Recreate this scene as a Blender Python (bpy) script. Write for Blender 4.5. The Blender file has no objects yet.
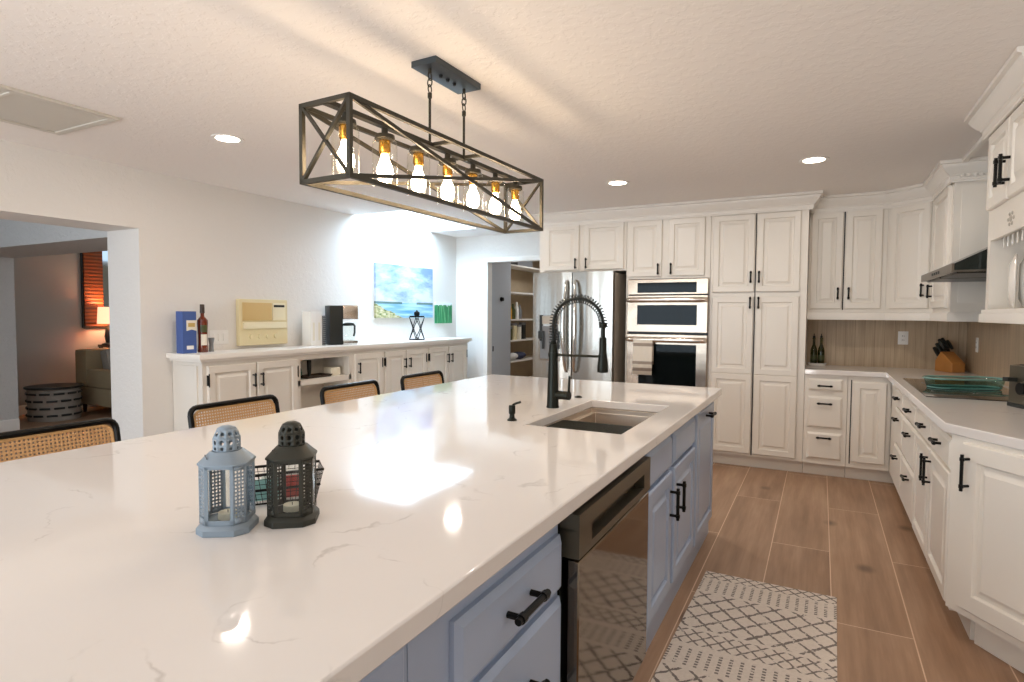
import bpy, bmesh, math, random
from mathutils import Vector, Matrix
PI = math.pi
R = math.radians
random.seed(7)
S = bpy.context.scene
COL = S.collection

# ------------------------------------------------------------------ camera, world, exposure
def setup_view():
    yaw, pitch, roll, f = R(27.58), R(2.623), R(.3223), 591.1
    cy, sy = math.cos(yaw), math.sin(yaw)
    fwd = Vector((-sy * math.cos(pitch), cy * math.cos(pitch), -math.sin(pitch)))
    right = Vector((cy, sy, 0)); up = right.cross(fwd)
    r = math.cos(roll) * right + math.sin(roll) * up
    u = r.cross(fwd)
    cam = bpy.data.cameras.new('camera'); cam.sensor_width = 36; cam.lens = f / 1024 * 36
    cam.clip_start = .02; cam.clip_end = 100
    o = bpy.data.objects.new('camera', cam); COL.objects.link(o)
    m = Matrix((r, u, -fwd)).transposed().to_4x4(); m.translation = (0, 0, 1.37)
    o.matrix_world = m
    S.camera = o
setup_view()
vs = S.view_settings
S.display_settings.display_device = 'sRGB'
vs.view_transform = 'Standard'; vs.look = 'None'; vs.gamma = 1; vs.use_curve_mapping = False
vs.exposure = 0.11
S.cycles.use_denoising = True
S.cycles.max_bounces = 10; S.cycles.diffuse_bounces = 5; S.cycles.glossy_bounces = 5
S.cycles.transparent_max_bounces = 16
S.cycles.sample_clamp_indirect = 6
w = bpy.data.worlds.new('daylight'); S.world = w; w.use_nodes = True
w.node_tree.nodes['Background'].inputs[0].default_value = (.75, .87, 1, 1)
w.node_tree.nodes['Background'].inputs[1].default_value = 1.5

def area(name, loc, rot, sx, sy, power, color, shape='RECTANGLE', spread=180):
    l = bpy.data.lights.new(name, 'AREA'); l.shape = shape; l.size = sx
    if shape in ('RECTANGLE', 'ELLIPSE'): l.size_y = sy
    l.energy = power; l.color = color; l.spread = R(spread)
    o = bpy.data.objects.new(name, l); COL.objects.link(o); o.location = loc; o.rotation_euler = rot
    return o
WARM = (1, .90, .81); COOL = (.66, .83, 1)
# daylight: the skylight above the sideboard, the glazed doors behind the camera, the foyer window beyond the doorway
area('skylight_daylight', (-4.06, 5.48, 2.80), (0, 0, 0), .62, 1.36, 44, (.44, .71, 1))
area('garden_door_daylight', (-2.7, -2.93, 1.3), (R(90), 0, 0), 3.0, 1.6, 72, (.70, .85, 1))
# added fill light, tilted up to brighten the ceiling; not a real source
area('ceiling_fill_light', (-1.9, -2.9, .35), (R(126), 0, 0), 3.6, .6, 56, (1, .96, .94), spread=130)
area('foyer_window_daylight', (-6.4, -.9, 1.5), (R(90), 0, 0), 2.0, 1.6, 24, COOL)
area('closet_fill_light', (-3.3, 8.0, 2.38), (0, 0, 0), .3, .3, 9, (.95, .97, 1), 'DISK')  # added lamp that lifts the dark pantry interior, no fitting behind it
area('living_fill_light', (-6.2, 8.3, 1.6), (R(-90), 0, 0), 1.6, 1.4, 22, (.95, .97, 1))  # added fill that brightens the living room; its wall has no window
# ceiling lamps outside the frame
for i, p in enumerate(((-.07, 2.2), (-3.1, .1), (-1.4, -1.8))):
    area('recessed_lamp_light', (p[0], p[1], 2.385), (0, 0, 0), .15, .15, 7, WARM, 'DISK')

# ------------------------------------------------------------------ materials
def lin(c):
    return tuple(((v / 255) / 12.92 if v / 255 <= .04045 else ((v / 255 + .055) / 1.055) ** 2.4) for v in c) + (1,)
class N:
    """a node-graph helper"""
    def __init__(s, name):
        s.m = bpy.data.materials.new(name); s.m.use_nodes = True
        s.t = s.m.node_tree; s.b = s.t.nodes['Principled BSDF']; s.out = s.t.nodes['Material Output']
    def n(s, typ, **kw):
        x = s.t.nodes.new(typ)
        for k, v in kw.items():
            if k.startswith('i_'):
                k = k[2:]; k = int(k) if k.isdigit() else k
                s.set(x.inputs[k], v)
            else: setattr(x, k, v)
        return x
    def set(s, inp, v):
        if isinstance(v, bpy.types.NodeSocket): s.t.links.new(v, inp)
        else: inp.default_value = v
    def math(s, op, a, b=0, c=0):
        x = s.t.nodes.new('ShaderNodeMath'); x.operation = op
        s.set(x.inputs[0], a); s.set(x.inputs[1], b)
        if op in ('MULTIPLY_ADD', 'COMPARE', 'SMOOTH_MIN'): s.set(x.inputs[2], c)
        return x.outputs[0]
    def mix(s, f, a, b, typ='MIX'):
        x = s.t.nodes.new('ShaderNodeMix'); x.data_type = 'RGBA'; x.blend_type = typ
        s.set(x.inputs[0], f); s.set(x.inputs[6], a); s.set(x.inputs[7], b)
        return x.outputs[2]
    def ramp(s, f, *stops):
        x = s.t.nodes.new('ShaderNodeValToRGB'); e = x.color_ramp.elements
        while len(e) < len(stops): e.new(.5)
        for k, (p, c) in enumerate(stops):
            e[k].position = p; e[k].color = c if len(c) == 4 else c + (1,)
        s.set(x.inputs[0], f); return x.outputs[0]
    def obj(s, scale=None, loc=None):
        c = s.n('ShaderNodeTexCoord').outputs['Object']
        if scale or loc:
            mp = s.n('ShaderNodeMapping'); s.set(mp.inputs[0], c)
            if loc: mp.inputs[1].default_value = loc
            if scale: mp.inputs[3].default_value = scale
            return mp.outputs[0]
        return c
    def xyz(s, v=None):
        x = s.n('ShaderNodeSeparateXYZ'); s.set(x.inputs[0], v or s.obj()); return x.outputs
    def comb(s, x, y, z=0):
        c = s.n('ShaderNodeCombineXYZ'); s.set(c.inputs[0], x); s.set(c.inputs[1], y); s.set(c.inputs[2], z); return c.outputs[0]
    def noise(s, vec, scale, detail=3, rough=.5):
        x = s.n('ShaderNodeTexNoise'); s.set(x.inputs['Vector'], vec)
        x.inputs['Scale'].default_value = scale; x.inputs['Detail'].default_value = detail; x.inputs['Roughness'].default_value = rough
        return x.outputs[0]
    def bump(s, h, strength, dist=.01):
        x = s.n('ShaderNodeBump'); x.inputs['Strength'].default_value = strength; x.inputs['Distance'].default_value = dist
        s.set(x.inputs['Height'], h); s.t.links.new(x.outputs[0], s.b.inputs['Normal'])
    def col(s, c): s.set(s.b.inputs['Base Color'], c)
    def rough(s, r): s.set(s.b.inputs['Roughness'], r)
    def hole(s, mask):
        """mask 1 = see through"""
        tr = s.n('ShaderNodeBsdfTransparent'); mx = s.n('ShaderNodeMixShader')
        s.set(mx.inputs[0], mask); s.t.links.new(s.b.outputs[0], mx.inputs[1]); s.t.links.new(tr.outputs[0], mx.inputs[2])
        s.t.links.new(mx.outputs[0], s.out.inputs[0])

def plain(name, c, rough=.5, metal=0, bump=0, bscale=200, coat=0, spec=.5, var=0):
    g = N(name); b = g.b
    b.inputs['Base Color'].default_value = lin(c); b.inputs['Roughness'].default_value = rough
    b.inputs['Metallic'].default_value = metal; b.inputs['Coat Weight'].default_value = coat
    b.inputs['Specular IOR Level'].default_value = spec
    if var:
        k = g.noise(g.obj(), 6, 4)
        g.col(g.mix(k, lin(tuple(v * (1 - var) for v in c)), lin(tuple(min(255, v * (1 + var)) for v in c))))
    if bump: g.bump(g.noise(g.obj(), bscale, 2), bump, .004)
    return g.m
def glow(name, c, strength):
    g = N(name); g.b.inputs['Base Color'].default_value = lin(c)
    g.b.inputs['Emission Color'].default_value = lin(c); g.b.inputs['Emission Strength'].default_value = strength
    return g.m
def glass(name, tint, mirror=.1, rough=.02, base=(1, 1, 1, 1)):
    """thin clear glass: mostly see-through, mirror sheen by angle"""
    g = N(name); tr = g.n('ShaderNodeBsdfTransparent'); tr.inputs[0].default_value = lin(tint)
    gl = g.n('ShaderNodeBsdfGlossy'); gl.inputs['Roughness'].default_value = rough
    fr = g.n('ShaderNodeLayerWeight'); fr.inputs[0].default_value = .5
    mx = g.n('ShaderNodeMixShader'); g.set(mx.inputs[0], g.math('MULTIPLY_ADD', g.math('POWER', fr.outputs[1], 4), .45, .03 + mirror * .15))
    g.t.links.new(tr.outputs[0], mx.inputs[1]); g.t.links.new(gl.outputs[0], mx.inputs[2]); g.t.links.new(mx.outputs[0], g.out.inputs[0])
    return g.m

def knockdown(name, c, s):
    g = N(name); g.col(lin(c)); g.rough(.85)
    v = g.obj()
    a = g.noise(v, 26, 3, .55); k = g.ramp(a, (.5, (0, 0, 0)), (.56, (1, 1, 1)))
    g.bump(g.math('ADD', k, g.math('MULTIPLY', g.noise(v, 90, 2), .4)), s, .004)
    return g.m
M = {}
M['wall'] = knockdown('wall_paint', (226, 222, 216), .2)
M['ceiling'] = knockdown('ceiling_paint', (236, 231, 226), .24)
M['living'] = plain('taupe_wall_paint', (178, 172, 164), .85, bump=.1, bscale=60)
M['soffit'] = knockdown('soffit_paint', (206, 204, 200), .6)
M['white'] = plain('cabinet_enamel', (231, 225, 215), .33, bump=.03, bscale=70)
M['trimw'] = plain('trim_enamel', (233, 228, 220), .35)
M['side'] = plain('sideboard_enamel', (222, 216, 206), .4, bump=.04, bscale=70)
M['blue'] = plain('island_blue_enamel', (164, 179, 203), .3, bump=.03, bscale=70)
M['gap'] = plain('dark_gap', (28, 26, 24), .8)
M['black'] = plain('black_metal', (20, 20, 19), .38, .6, bump=.05)
M['gun'] = plain('faucet_black', (38, 40, 34), .36, .7)
M['bronze'] = plain('fixture_bronze', (62, 58, 48), .5, .55, bump=.08, bscale=120)
M['canopy'] = plain('canopy_bronze_sheen', (74, 82, 88), .3, .7)  # bluish sheen of daylight on the bronze, put into the base colour
M['brass'] = plain('brass', (205, 150, 60), .25, 1)
M['sinksteel'] = plain('sink_steel', (214, 200, 184), .36, .9, bump=.03, bscale=120)
M['chrome'] = plain('chrome', (215, 215, 212), .12, 1)
M['darksteel'] = plain('fridge_side_grey', (178, 170, 158), .5, .1)
M['dwtrim'] = plain('dishwasher_trim', (104, 98, 84), .32, .8)
M['blackglass'] = plain('black_glass', (9, 14, 13), .05, 0, spec=.12)
M['cooktop'] = plain('cooktop_glass', (46, 40, 34), .09, 0, spec=.7, coat=.6)
M['hoodside'] = plain('hood_dark_panel', (18, 30, 26), .25, .2, coat=.3)
M['plastic_black'] = plain('black_plastic', (26, 30, 28), .4)
M['plastic_grey'] = plain('grey_plastic', (120, 122, 124), .4)
M['plasticw'] = plain('white_plastic', (236, 234, 230), .35)
M['cream'] = plain('yellowed_plastic', (222, 208, 166), .45)
M['tan'] = plain('speaker_cloth', (206, 176, 118), .7, bump=.3, bscale=400)
M['creamlight'] = plain('pale_cream_plastic', (232, 222, 190), .4)
M['lgrey'] = plain('lantern_grey_paint', (140, 154, 166), .5, .1, bump=.06, bscale=90)
M['ldark'] = plain('lantern_charcoal_paint', (52, 52, 44), .5, .2, bump=.06, bscale=90)
M['wax'] = plain('candle_wax', (236, 228, 206), .55)
M['clear'] = glass('clear_glass', (250, 252, 250))
M['shade'] = glass('shade_glass', (253, 252, 248), .05)
M['pane'] = glass('lantern_pane', (240, 244, 244), .15)
M['bottlegreen'] = glass('olive_bottle_glass', (150, 160, 90), .25)
M['teal'] = glass('blue_green_glass', (186, 216, 212), .3)
M['bulb'] = glow('bulb_glow', (255, 226, 190), 46)
M['lamp'] = glow('diffuser_glow', (255, 240, 215), 14)
M['skypanel'] = glow('skylight_dome', (225, 240, 255), 9)
M['lampshade'] = glow('lampshade_lit', (255, 190, 150), 1.5)
M['whiskey'] = plain('amber_liquor', (112, 42, 14), .08, coat=.6)
M['boxblue'] = plain('blue_card', (62, 88, 150), .5)
M['label'] = plain('cream_label', (228, 222, 205), .6)
M['gold'] = plain('gold_print', (190, 160, 90), .5)
M['knifewood'] = plain('beech_block', (172, 116, 58), .45, bump=.1, bscale=40, var=.12)
M['tealware'] = plain('green_glass_edge', (128, 176, 168), .15, coat=.4)
M['porcelain'] = plain('porcelain', (238, 234, 226), .2, coat=.3)
M['paper'] = plain('paper', (232, 228, 220), .8)
M['aqua'] = plain('aqua_card', (150, 196, 190), .6)
M['red'] = plain('red_print', (200, 62, 52), .6)
M['yellow'] = plain('yellow_label', (214, 160, 52), .5)
M['olive'] = plain('dark_preserves', (70, 76, 40), .4)
M['linen'] = plain('folded_linen', (222, 220, 218), .9, bump=.3, bscale=80)
M['navy'] = plain('navy_cloth', (58, 62, 84), .9, bump=.3, bscale=80)
M['sofa'] = plain('taupe_upholstery', (152, 134, 104), .95, bump=.3, bscale=120, var=.06)
M['darkwood'] = plain('dark_walnut', (58, 40, 28), .4, bump=.1, bscale=30)
M['oak'] = plain('pantry_back_panel', (176, 158, 132), .6, var=.08)
M['pantrywall'] = plain('pantry_grey_paint', (176, 180, 186), .6, bump=.05, bscale=60)
M['mirror'] = plain('mirror_glass', (190, 205, 215), .05, 1)
M['drum'] = plain('drum_fabric', (150, 142, 132), .8, bump=.3, bscale=60, var=.15)
M['doorwhite'] = plain('vent_enamel', (206, 202, 192), .5)

def steel(name, c, rough, ax, bs=.55):
    """brushed and slightly rolled sheet; ax = stretch of the grain"""
    g = N(name); g.col(lin(c)); g.b.inputs['Metallic'].default_value = 1; g.rough(rough)
    a = g.noise(g.obj(ax[0]), 1, 2); b = g.noise(g.obj(ax[1]), 1, 2)
    g.bump(g.math('ADD', g.math('MULTIPLY', a, 1.0), g.math('MULTIPLY', b, .02)), bs, .02)
    return g.m
M['steel'] = steel('stainless_sheet', (176, 172, 164), .22, ((5.5, 3, .35), (2, 2, 300)))
M['steel2'] = steel('stainless_oven', (186, 168, 150), .26, ((2, 2, 3), (300, 2, 2)))
M['steeldw'] = steel('dishwasher_slate', (126, 114, 100), .07, ((1, 1.5, 1), (2, 2, 300)), .06)
M['bright'] = plain('bright_steel', (226, 216, 204), .22, 1)

def m_quartz():
    g = N('white_quartz'); v = g.obj(); g.rough(.065); g.b.inputs['Specular IOR Level'].default_value = .55
    wob = g.n('ShaderNodeVectorMath', operation='ADD'); 
    nz = g.n('ShaderNodeTexNoise'); g.set(nz.inputs['Vector'], v); nz.inputs['Scale'].default_value = 5; nz.inputs['Detail'].default_value = 5
    sc = g.n('ShaderNodeVectorMath', operation='SCALE'); g.set(sc.inputs[0], nz.outputs[1]); sc.inputs[3].default_value = .22
    g.set(wob.inputs[0], v); g.set(wob.inputs[1], sc.outputs[0])
    a = g.noise(wob.outputs[0], 1.7, 2); line = g.math('SUBTRACT', 1, g.math('MULTIPLY', g.math('ABSOLUTE', g.math('SUBTRACT', a, .5)), 210))
    line = g.math('MAXIMUM', line, 0)
    brk = g.ramp(g.noise(v, 9, 4), (.46, (0, 0, 0)), (.62, (1, 1, 1)))
    f = g.math('MULTIPLY', g.math('MULTIPLY', line, brk), .36)
    cloud = g.mix(g.noise(v, 3, 3), lin((226, 221, 217)), lin((231, 227, 223)))
    g.col(g.mix(f, cloud, lin((150, 140, 132))))
    return g.m
M['quartz'] = m_quartz()

def m_floor():
    g = N('wood_look_plank_tile'); x = g.xyz()
    vec = g.comb(g.math('ADD', x[1], 17.7 - 3.85), g.math('ADD', x[0], .307 * 40 - .079))
    br = g.n('ShaderNodeTexBrick', offset=.5, offset_frequency=2, squash=1)
    g.set(br.inputs['Vector'], vec)
    for k, v in (('Scale', 1), ('Mortar Size', .0028), ('Mortar Smooth', .1), ('Bias', 0), ('Brick Width', 1.77), ('Row Height', .307)):
        br.inputs[k].default_value = v
    br.inputs['Color1'].default_value = (0, 0, 0, 1); br.inputs['Color2'].default_value = (1, 1, 1, 1)
    off = g.math('MULTIPLY', br.outputs[0], 30)
    gv = g.comb(g.math('MULTIPLY', x[0], 22), g.math('MULTIPLY', x[1], 1.5), off)
    gr = g.noise(gv, 1, 6, .62)
    fine = g.noise(g.comb(g.math('MULTIPLY', x[0], 120), g.math('MULTIPLY', x[1], 3), off), 1, 3)
    big = g.noise(g.comb(g.math('MULTIPLY', x[0], 5), g.math('MULTIPLY', x[1], 1.1), off), 1, 3)
    base = g.ramp(g.math('ADD', g.math('MULTIPLY', gr, .6), g.math('MULTIPLY', big, .4)), (.25, lin((118, 88, 66))), (.5, lin((172, 137, 109))), (.75, lin((206, 172, 142))))
    base = g.mix(g.math('MULTIPLY', fine, .35), base, lin((112, 84, 62)))
    base = g.mix(.22, base, g.mix(br.outputs[0], lin((112, 82, 60)), lin((164, 130, 100))))
    vk = g.n('ShaderNodeTexVoronoi'); g.set(vk.inputs['Vector'], g.comb(g.math('MULTIPLY', x[0], 2.6), g.math('MULTIPLY', x[1], 1.9), off)); vk.inputs['Scale'].default_value = 1
    knot = g.ramp(vk.outputs[0], (.05, (1, 1, 1)), (.15, (0, 0, 0)))
    base = g.mix(g.math('MULTIPLY', knot, .7), base, lin((70, 48, 34)))
    mort = br.outputs[1]
    g.col(g.mix(mort, base, lin((214, 184, 156)))); g.rough(.42)
    g.bump(g.math('SUBTRACT', g.math('MULTIPLY', gr, .2), g.math('MULTIPLY', mort, 1)), .25, .003)
    return g.m
M['floor'] = m_floor()

def m_backsplash():
    g = N('vertical_stripe_tile'); x = g.xyz()
    s = g.math('ADD', x[0], x[1])
    a = g.noise(g.comb(g.math('MULTIPLY', s, 60), g.math('MULTIPLY', x[2], 2.5), 0), 1, 4, .6)
    b = g.noise(g.comb(g.math('MULTIPLY', s, 14), g.math('MULTIPLY', x[2], 1), 4), 1, 2)
    ln = g.math('LESS_THAN', g.math('FRACT', g.math('DIVIDE', s, .0762)), .03)
    c = g.ramp(g.math('ADD', g.math('MULTIPLY', a, .6), g.math('MULTIPLY', b, .4)), (.3, lin((160, 138, 112))), (.7, lin((200, 178, 148))))
    g.col(g.mix(ln, c, lin((132, 112, 90)))); g.rough(.4); g.bump(a, .1, .002)
    return g.m
M['splash'] = m_backsplash()

def m_rug():
    g = N('woven_trellis_rug'); x = g.xyz(); u, v = x[0], x[1]     # rug-local: u across, v along, far end v = 0
    d = g.math('MULTIPLY', v, -1)
    wob = g.math('MULTIPLY', g.math('SUBTRACT', g.noise(g.obj(), 48, 3), .5), .26)
    def lattice(p, q, wd):
        a = g.math('ADD', g.math('DIVIDE', u, p), g.math('DIVIDE', d, q)); b = g.math('SUBTRACT', g.math('DIVIDE', u, p), g.math('DIVIDE', d, q))
        la = g.math('GREATER_THAN', g.math('ABSOLUTE', g.math('SUBTRACT', g.math('FRACT', g.math('ADD', a, wob)), .5)), .5 - wd)
        lb = g.math('GREATER_THAN', g.math('ABSOLUTE', g.math('SUBTRACT', g.math('FRACT', g.math('ADD', b, wob)), .5)), .5 - wd)
        return g.math('MAXIMUM', la, lb)
    def band(a, b): return g.math('MULTIPLY', g.math('GREATER_THAN', d, a), g.math('LESS_THAN', d, b))
    fine = lattice(.062, .062, .10)
    big = lattice(.104, .116, .078)
    # dashes in upright rows
    col_ = g.math('LESS_THAN', g.math('ABSOLUTE', g.math('SUBTRACT', g.math('FRACT', g.math('DIVIDE', u, .040)), .5)), .17)
    dash = g.math('LESS_THAN', g.math('FRACT', g.math('ADD', g.math('DIVIDE', d, .019), wob)), .6)
    dashes = g.math('MULTIPLY', col_, dash)
    # dots at the trellis corners
    pat = g.math('MULTIPLY', fine, band(.0, .085))
    pat = g.math('MAXIMUM', pat, g.math('MULTIPLY', dashes, band(.10, .24)))
    pat = g.math('MAXIMUM', pat, g.math('MULTIPLY', big, band(.262, .62)))
    pat = g.math('MAXIMUM', pat, g.math('MULTIPLY', lattice(.064, .07, .095), band(.64, .76)))
    pat = g.math('MAXIMUM', pat, g.math('MULTIPLY', dashes, band(.79, .93)))
    pat = g.math('MAXIMUM', pat, g.math('MULTIPLY', big, band(.95, 1.5)))
    wear = g.ramp(g.noise(g.obj(), 70, 3), (.33, (0, 0, 0)), (.43, (1, 1, 1)))
    f = g.math('MULTIPLY', g.math('MULTIPLY', pat, wear), .85)
    base = g.mix(g.noise(g.obj(), 90, 3), lin((206, 193, 180)), lin((232, 221, 210)))
    g.col(g.mix(f, base, lin((96, 86, 80)))); g.rough(.95)
    wv = g.noise(g.obj((1, 1, 1)), 350, 2); g.bump(wv, .5, .003)
    return g.m
M['rug'] = m_rug()

def m_cane():
    g = N('woven_cane'); x = g.xyz()
    p = .0135
    a = g.math('ABSOLUTE', g.math('SUBTRACT', g.math('FRACT', g.math('DIVIDE', x[0], p)), .5))
    b = g.math('ABSOLUTE', g.math('SUBTRACT', g.math('FRACT', g.math('DIVIDE', x[2], p)), .5))
    dist = g.math('POWER', g.math('ADD', g.math('POWER', a, 2), g.math('POWER', b, 2)), .5)
    hole = g.math('LESS_THAN', dist, .25)
    g.col(g.mix(g.noise(g.obj(), 160, 2), lin((186, 140, 92)), lin((222, 180, 130)))); g.rough(.55)
    g.bump(dist, .4, .002); g.hole(hole)
    return g.m
M['cane'] = m_cane()
M['caneborder'] = plain('cane_spline', (206, 164, 112), .55, bump=.2, bscale=200)

def m_painting():
    g = N('seascape_canvas'); x = g.xyz(); u, v = x[1], x[2]      # local: y across 0..1.08, z up 0..0.61
    vec = g.comb(g.math('MULTIPLY', u, 2.2), g.math('MULTIPLY', v, 5.5))
    cl = g.noise(vec, 1.1, 5, .6)
    sky = g.ramp(g.math('ADD', cl, g.math('MULTIPLY', g.math('SUBTRACT', v, .42), -.35)), (.34, lin((120, 146, 196))), (.5, lin((172, 194, 222))), (.62, lin((214, 222, 228))))
    sea = g.ramp(g.noise(g.comb(g.math('MULTIPLY', u, 2), g.math('MULTIPLY', v, 22)), 1, 4), (.35, lin((92, 160, 206))), (.65, lin((190, 226, 238))))
    hz = g.math('ADD', .175, g.math('MULTIPLY', g.math('SUBTRACT', g.noise(g.comb(g.math('MULTIPLY', u, 9), 3), 1, 2), .5), .02))
    c = g.mix(g.math('GREATER_THAN', v, hz), sea, sky)
    tree = g.math('MULTIPLY', g.math('LESS_THAN', g.math('ABSOLUTE', g.math('SUBTRACT', v, .172)), .013), g.math('GREATER_THAN', g.math('ABSOLUTE', g.math('SUBTRACT', u, .6)), .14))
    c = g.mix(g.math('MULTIPLY', tree, .8), c, lin((70, 104, 84)))
    sand = g.math('LESS_THAN', g.math('ADD', v, g.math('MULTIPLY', u, .33)), g.math('ADD', .10, g.math('MULTIPLY', g.noise(vec, 3, 3), .12)))
    sc = g.ramp(g.noise(vec, 7, 4), (.35, lin((92, 122, 70))), (.5, lin((196, 190, 140))), (.65, lin((222, 214, 190))))
    g.col(g.mix(sand, c, sc)); g.rough(.7)
    return g.m
M['painting'] = m_painting()
def m_blades():
    g = N('green_leaf_canvas'); x = g.xyz(); u, v = x[1], x[2]
    s = g.noise(g.comb(g.math('MULTIPLY', u, 42), g.math('MULTIPLY', v, 3.5)), 1, 3)
    c = g.ramp(s, (.35, lin((20, 96, 58))), (.55, lin((52, 150, 92))), (.7, lin((150, 206, 150))))
    top = g.math('GREATER_THAN', v, g.math('ADD', .17, g.math('MULTIPLY', g.noise(g.comb(g.math('MULTIPLY', u, 30), 1), 1, 2), .13)))
    g.col(g.mix(top, c, lin((226, 236, 236)))); g.rough(.7)
    return g.m
M['leafart'] = m_blades()
def m_towel():
    g = N('striped_dish_towel'); x = g.xyz(); z = x[2]
    st = None
    for lo, hi in ((.036, .066), (.100, .128), (.27, .30)):
        b = g.math('MULTIPLY', g.math('GREATER_THAN', z, lo), g.math('LESS_THAN', z, hi)); st = b if st is None else g.math('MAXIMUM', st, b)
    g.col(g.mix(st, lin((226, 218, 204)), lin((158, 146, 134)))); g.rough(.95); g.bump(g.noise(g.obj(), 300, 2), .4, .002)
    return g.m
M['towel'] = m_towel()
def m_frame():
    g = N('ribbed_copper_wood'); x = g.xyz()
    s = g.math('FRACT', g.math('DIVIDE', x[2], .05)); k = g.math('ABSOLUTE', g.math('SUBTRACT', s, .5))
    g.col(g.mix(g.math('MULTIPLY', k, 1.6), lin((176, 92, 40)), lin((86, 40, 20)))); g.rough(.35); g.bump(k, .6, .02)
    return g.m
M['mirrorframe'] = m_frame()

# ------------------------------------------------------------------ mesh builder
class MB:
    def __init__(s): s.bm = bmesh.new(); s.M = Matrix()
    def v(s, p): return s.bm.verts.new(s.M @ Vector(p))
    def quad(s, *p): s.bm.faces.new([s.v(q) for q in p])
    def box(s, x0, y0, z0, x1, y1, z1, bev=0):
        x0, x1 = min(x0, x1), max(x0, x1); y0, y1 = min(y0, y1), max(y0, y1); z0, z1 = min(z0, z1), max(z0, z1)
        vs = [s.v(p) for p in ((x0, y0, z0), (x1, y0, z0), (x1, y1, z0), (x0, y1, z0), (x0, y0, z1), (x1, y0, z1), (x1, y1, z1), (x0, y1, z1))]
        fs = [s.bm.faces.new([vs[i] for i in f]) for f in ((3, 2, 1, 0), (4, 5, 6, 7), (0, 1, 5, 4), (1, 2, 6, 5), (2, 3, 7, 6), (3, 0, 4, 7))]
        if bev:
            es = list({e for f in fs for e in f.edges})
            bmesh.ops.bevel(s.bm, geom=es, offset=bev, segments=2, profile=.7, affect='EDGES')
        return s
    def prism(s, poly, z0, z1):
        """poly: counter-clockwise xy"""
        a = [s.v((x, y, z0)) for x, y in poly]; b = [s.v((x, y, z1)) for x, y in poly]; n = len(poly)
        s.bm.faces.new(a[::-1]); s.bm.faces.new(b)
        for i in range(n): s.bm.faces.new((a[i], a[(i + 1) % n], b[(i + 1) % n], b[i]))
        return s
    def extx(s, poly, x0, x1):
        """poly in (y, z)"""
        a = [s.v((x0, y, z)) for y, z in poly]; b = [s.v((x1, y, z)) for y, z in poly]; n = len(poly)
        s.bm.faces.new(a[::-1]); s.bm.faces.new(b)
        for i in range(n): s.bm.faces.new((a[i], a[(i + 1) % n], b[(i + 1) % n], b[i]))
        return s
    def rings(s, rs, closed=True, cap=True):
        """rs: list of lists of points"""
        R_ = [[s.v(p) for p in r] for r in rs]
        for a, b in zip(R_, R_[1:]):
            n = len(a)
            for i in range(n if closed else n - 1):
                j = (i + 1) % n; s.bm.faces.new((a[i], a[j], b[j], b[i]))
        if cap:
            s.bm.faces.new(R_[0][::-1]); s.bm.faces.new(R_[-1])
        return s
    def lathe(s, prof, c=(0, 0, 0), seg=24, phase=0, cap=True):
        return s.rings([[(c[0] + r * math.cos(phase + 2 * PI * i / seg), c[1] + r * math.sin(phase + 2 * PI * i / seg), c[2] + z) for i in range(seg)] for r, z in prof], cap=cap)
    def tube(s, pts, r, seg=10, closed=False, radii=None):
        P = [Vector(p) for p in pts]; n = len(P); rs = []
        t0 = (P[1] - P[0]).normalized(); up = Vector((0, 0, 1)) if abs(t0.z) < .9 else Vector((1, 0, 0))
        nrm = t0.cross(up).normalized()
        for i in range(n):
            if closed: t = (P[(i + 1) % n] - P[i - 1]).normalized()
            else: t = ((P[min(i + 1, n - 1)] - P[i]).normalized() + (P[i] - P[max(i - 1, 0)]).normalized()).normalized()
            nrm = (nrm - t * nrm.dot(t)).normalized(); bn = t.cross(nrm)
            rr = radii[i] if radii else r
            rs.append([P[i] + rr * (math.cos(2 * PI * k / seg) * nrm + math.sin(2 * PI * k / seg) * bn) for k in range(seg)])
        if closed:
            s.rings(rs + [rs[0]], cap=False)
        else: s.rings(rs)
        return s
    def bar(s, a, b, wd, ht=None):
        """square bar a -> b"""
        a, b = Vector(a), Vector(b); t = (b - a).normalized(); up = Vector((0, 0, 1)) if abs(t.z) < .95 else Vector((0, 1, 0))
        n = t.cross(up).normalized(); m = n.cross(t); ht = ht or wd
        rs = [[p + n * wd / 2 * i + m * ht / 2 * j for i, j in ((-1, -1), (1, -1), (1, 1), (-1, 1))] for p in (a, b)]
        return s.rings(rs)
    def cyl(s, a, b, r, r2=None, seg=16):
        return s.tube([a, b], r, seg, radii=[r, r2 if r2 is not None else r])
    def ball(s, c, r, sc=(1, 1, 1), seg=16):
        prof = [(max(1e-4, math.sin(PI * i / 10)) * r, -math.cos(PI * i / 10) * r) for i in range(11)]
        return s.rings([[(c[0] + q * math.cos(2 * PI * i / seg) * sc[0], c[1] + q * math.sin(2 * PI * i / seg) * sc[1], c[2] + z * sc[2]) for i in range(seg)] for q, z in prof])
    def door(s, x0, z0, x1, z1, y=0, t=.02, rail=.055, arch=0, flat=False, mids=()):
        """raised-panel front facing -Y, back face at y"""
        def ring(i, d): return [(x0 + i, y - d, z0 + i), (x1 - i, y - d, z0 + i), (x1 - i, y - d, z1 - i), (x0 + i, y - d, z1 - i)]
        if flat:
            return s.rings([ring(0, 0), ring(0, t - .011), ring(.015, t)])
        if mids:                                            # two stacked panels
            s.box(x0, y - t * .55, z0, x1, y, z1)
            zs = [z0] + list(mids) + [z1]
            for a, b in zip(zs, zs[1:]):
                MBdoor = s._panel(x0, a, x1, b, y, t, rail)
            return s
        return s._panel(x0, z0, x1, z1, y, t, rail)
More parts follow.
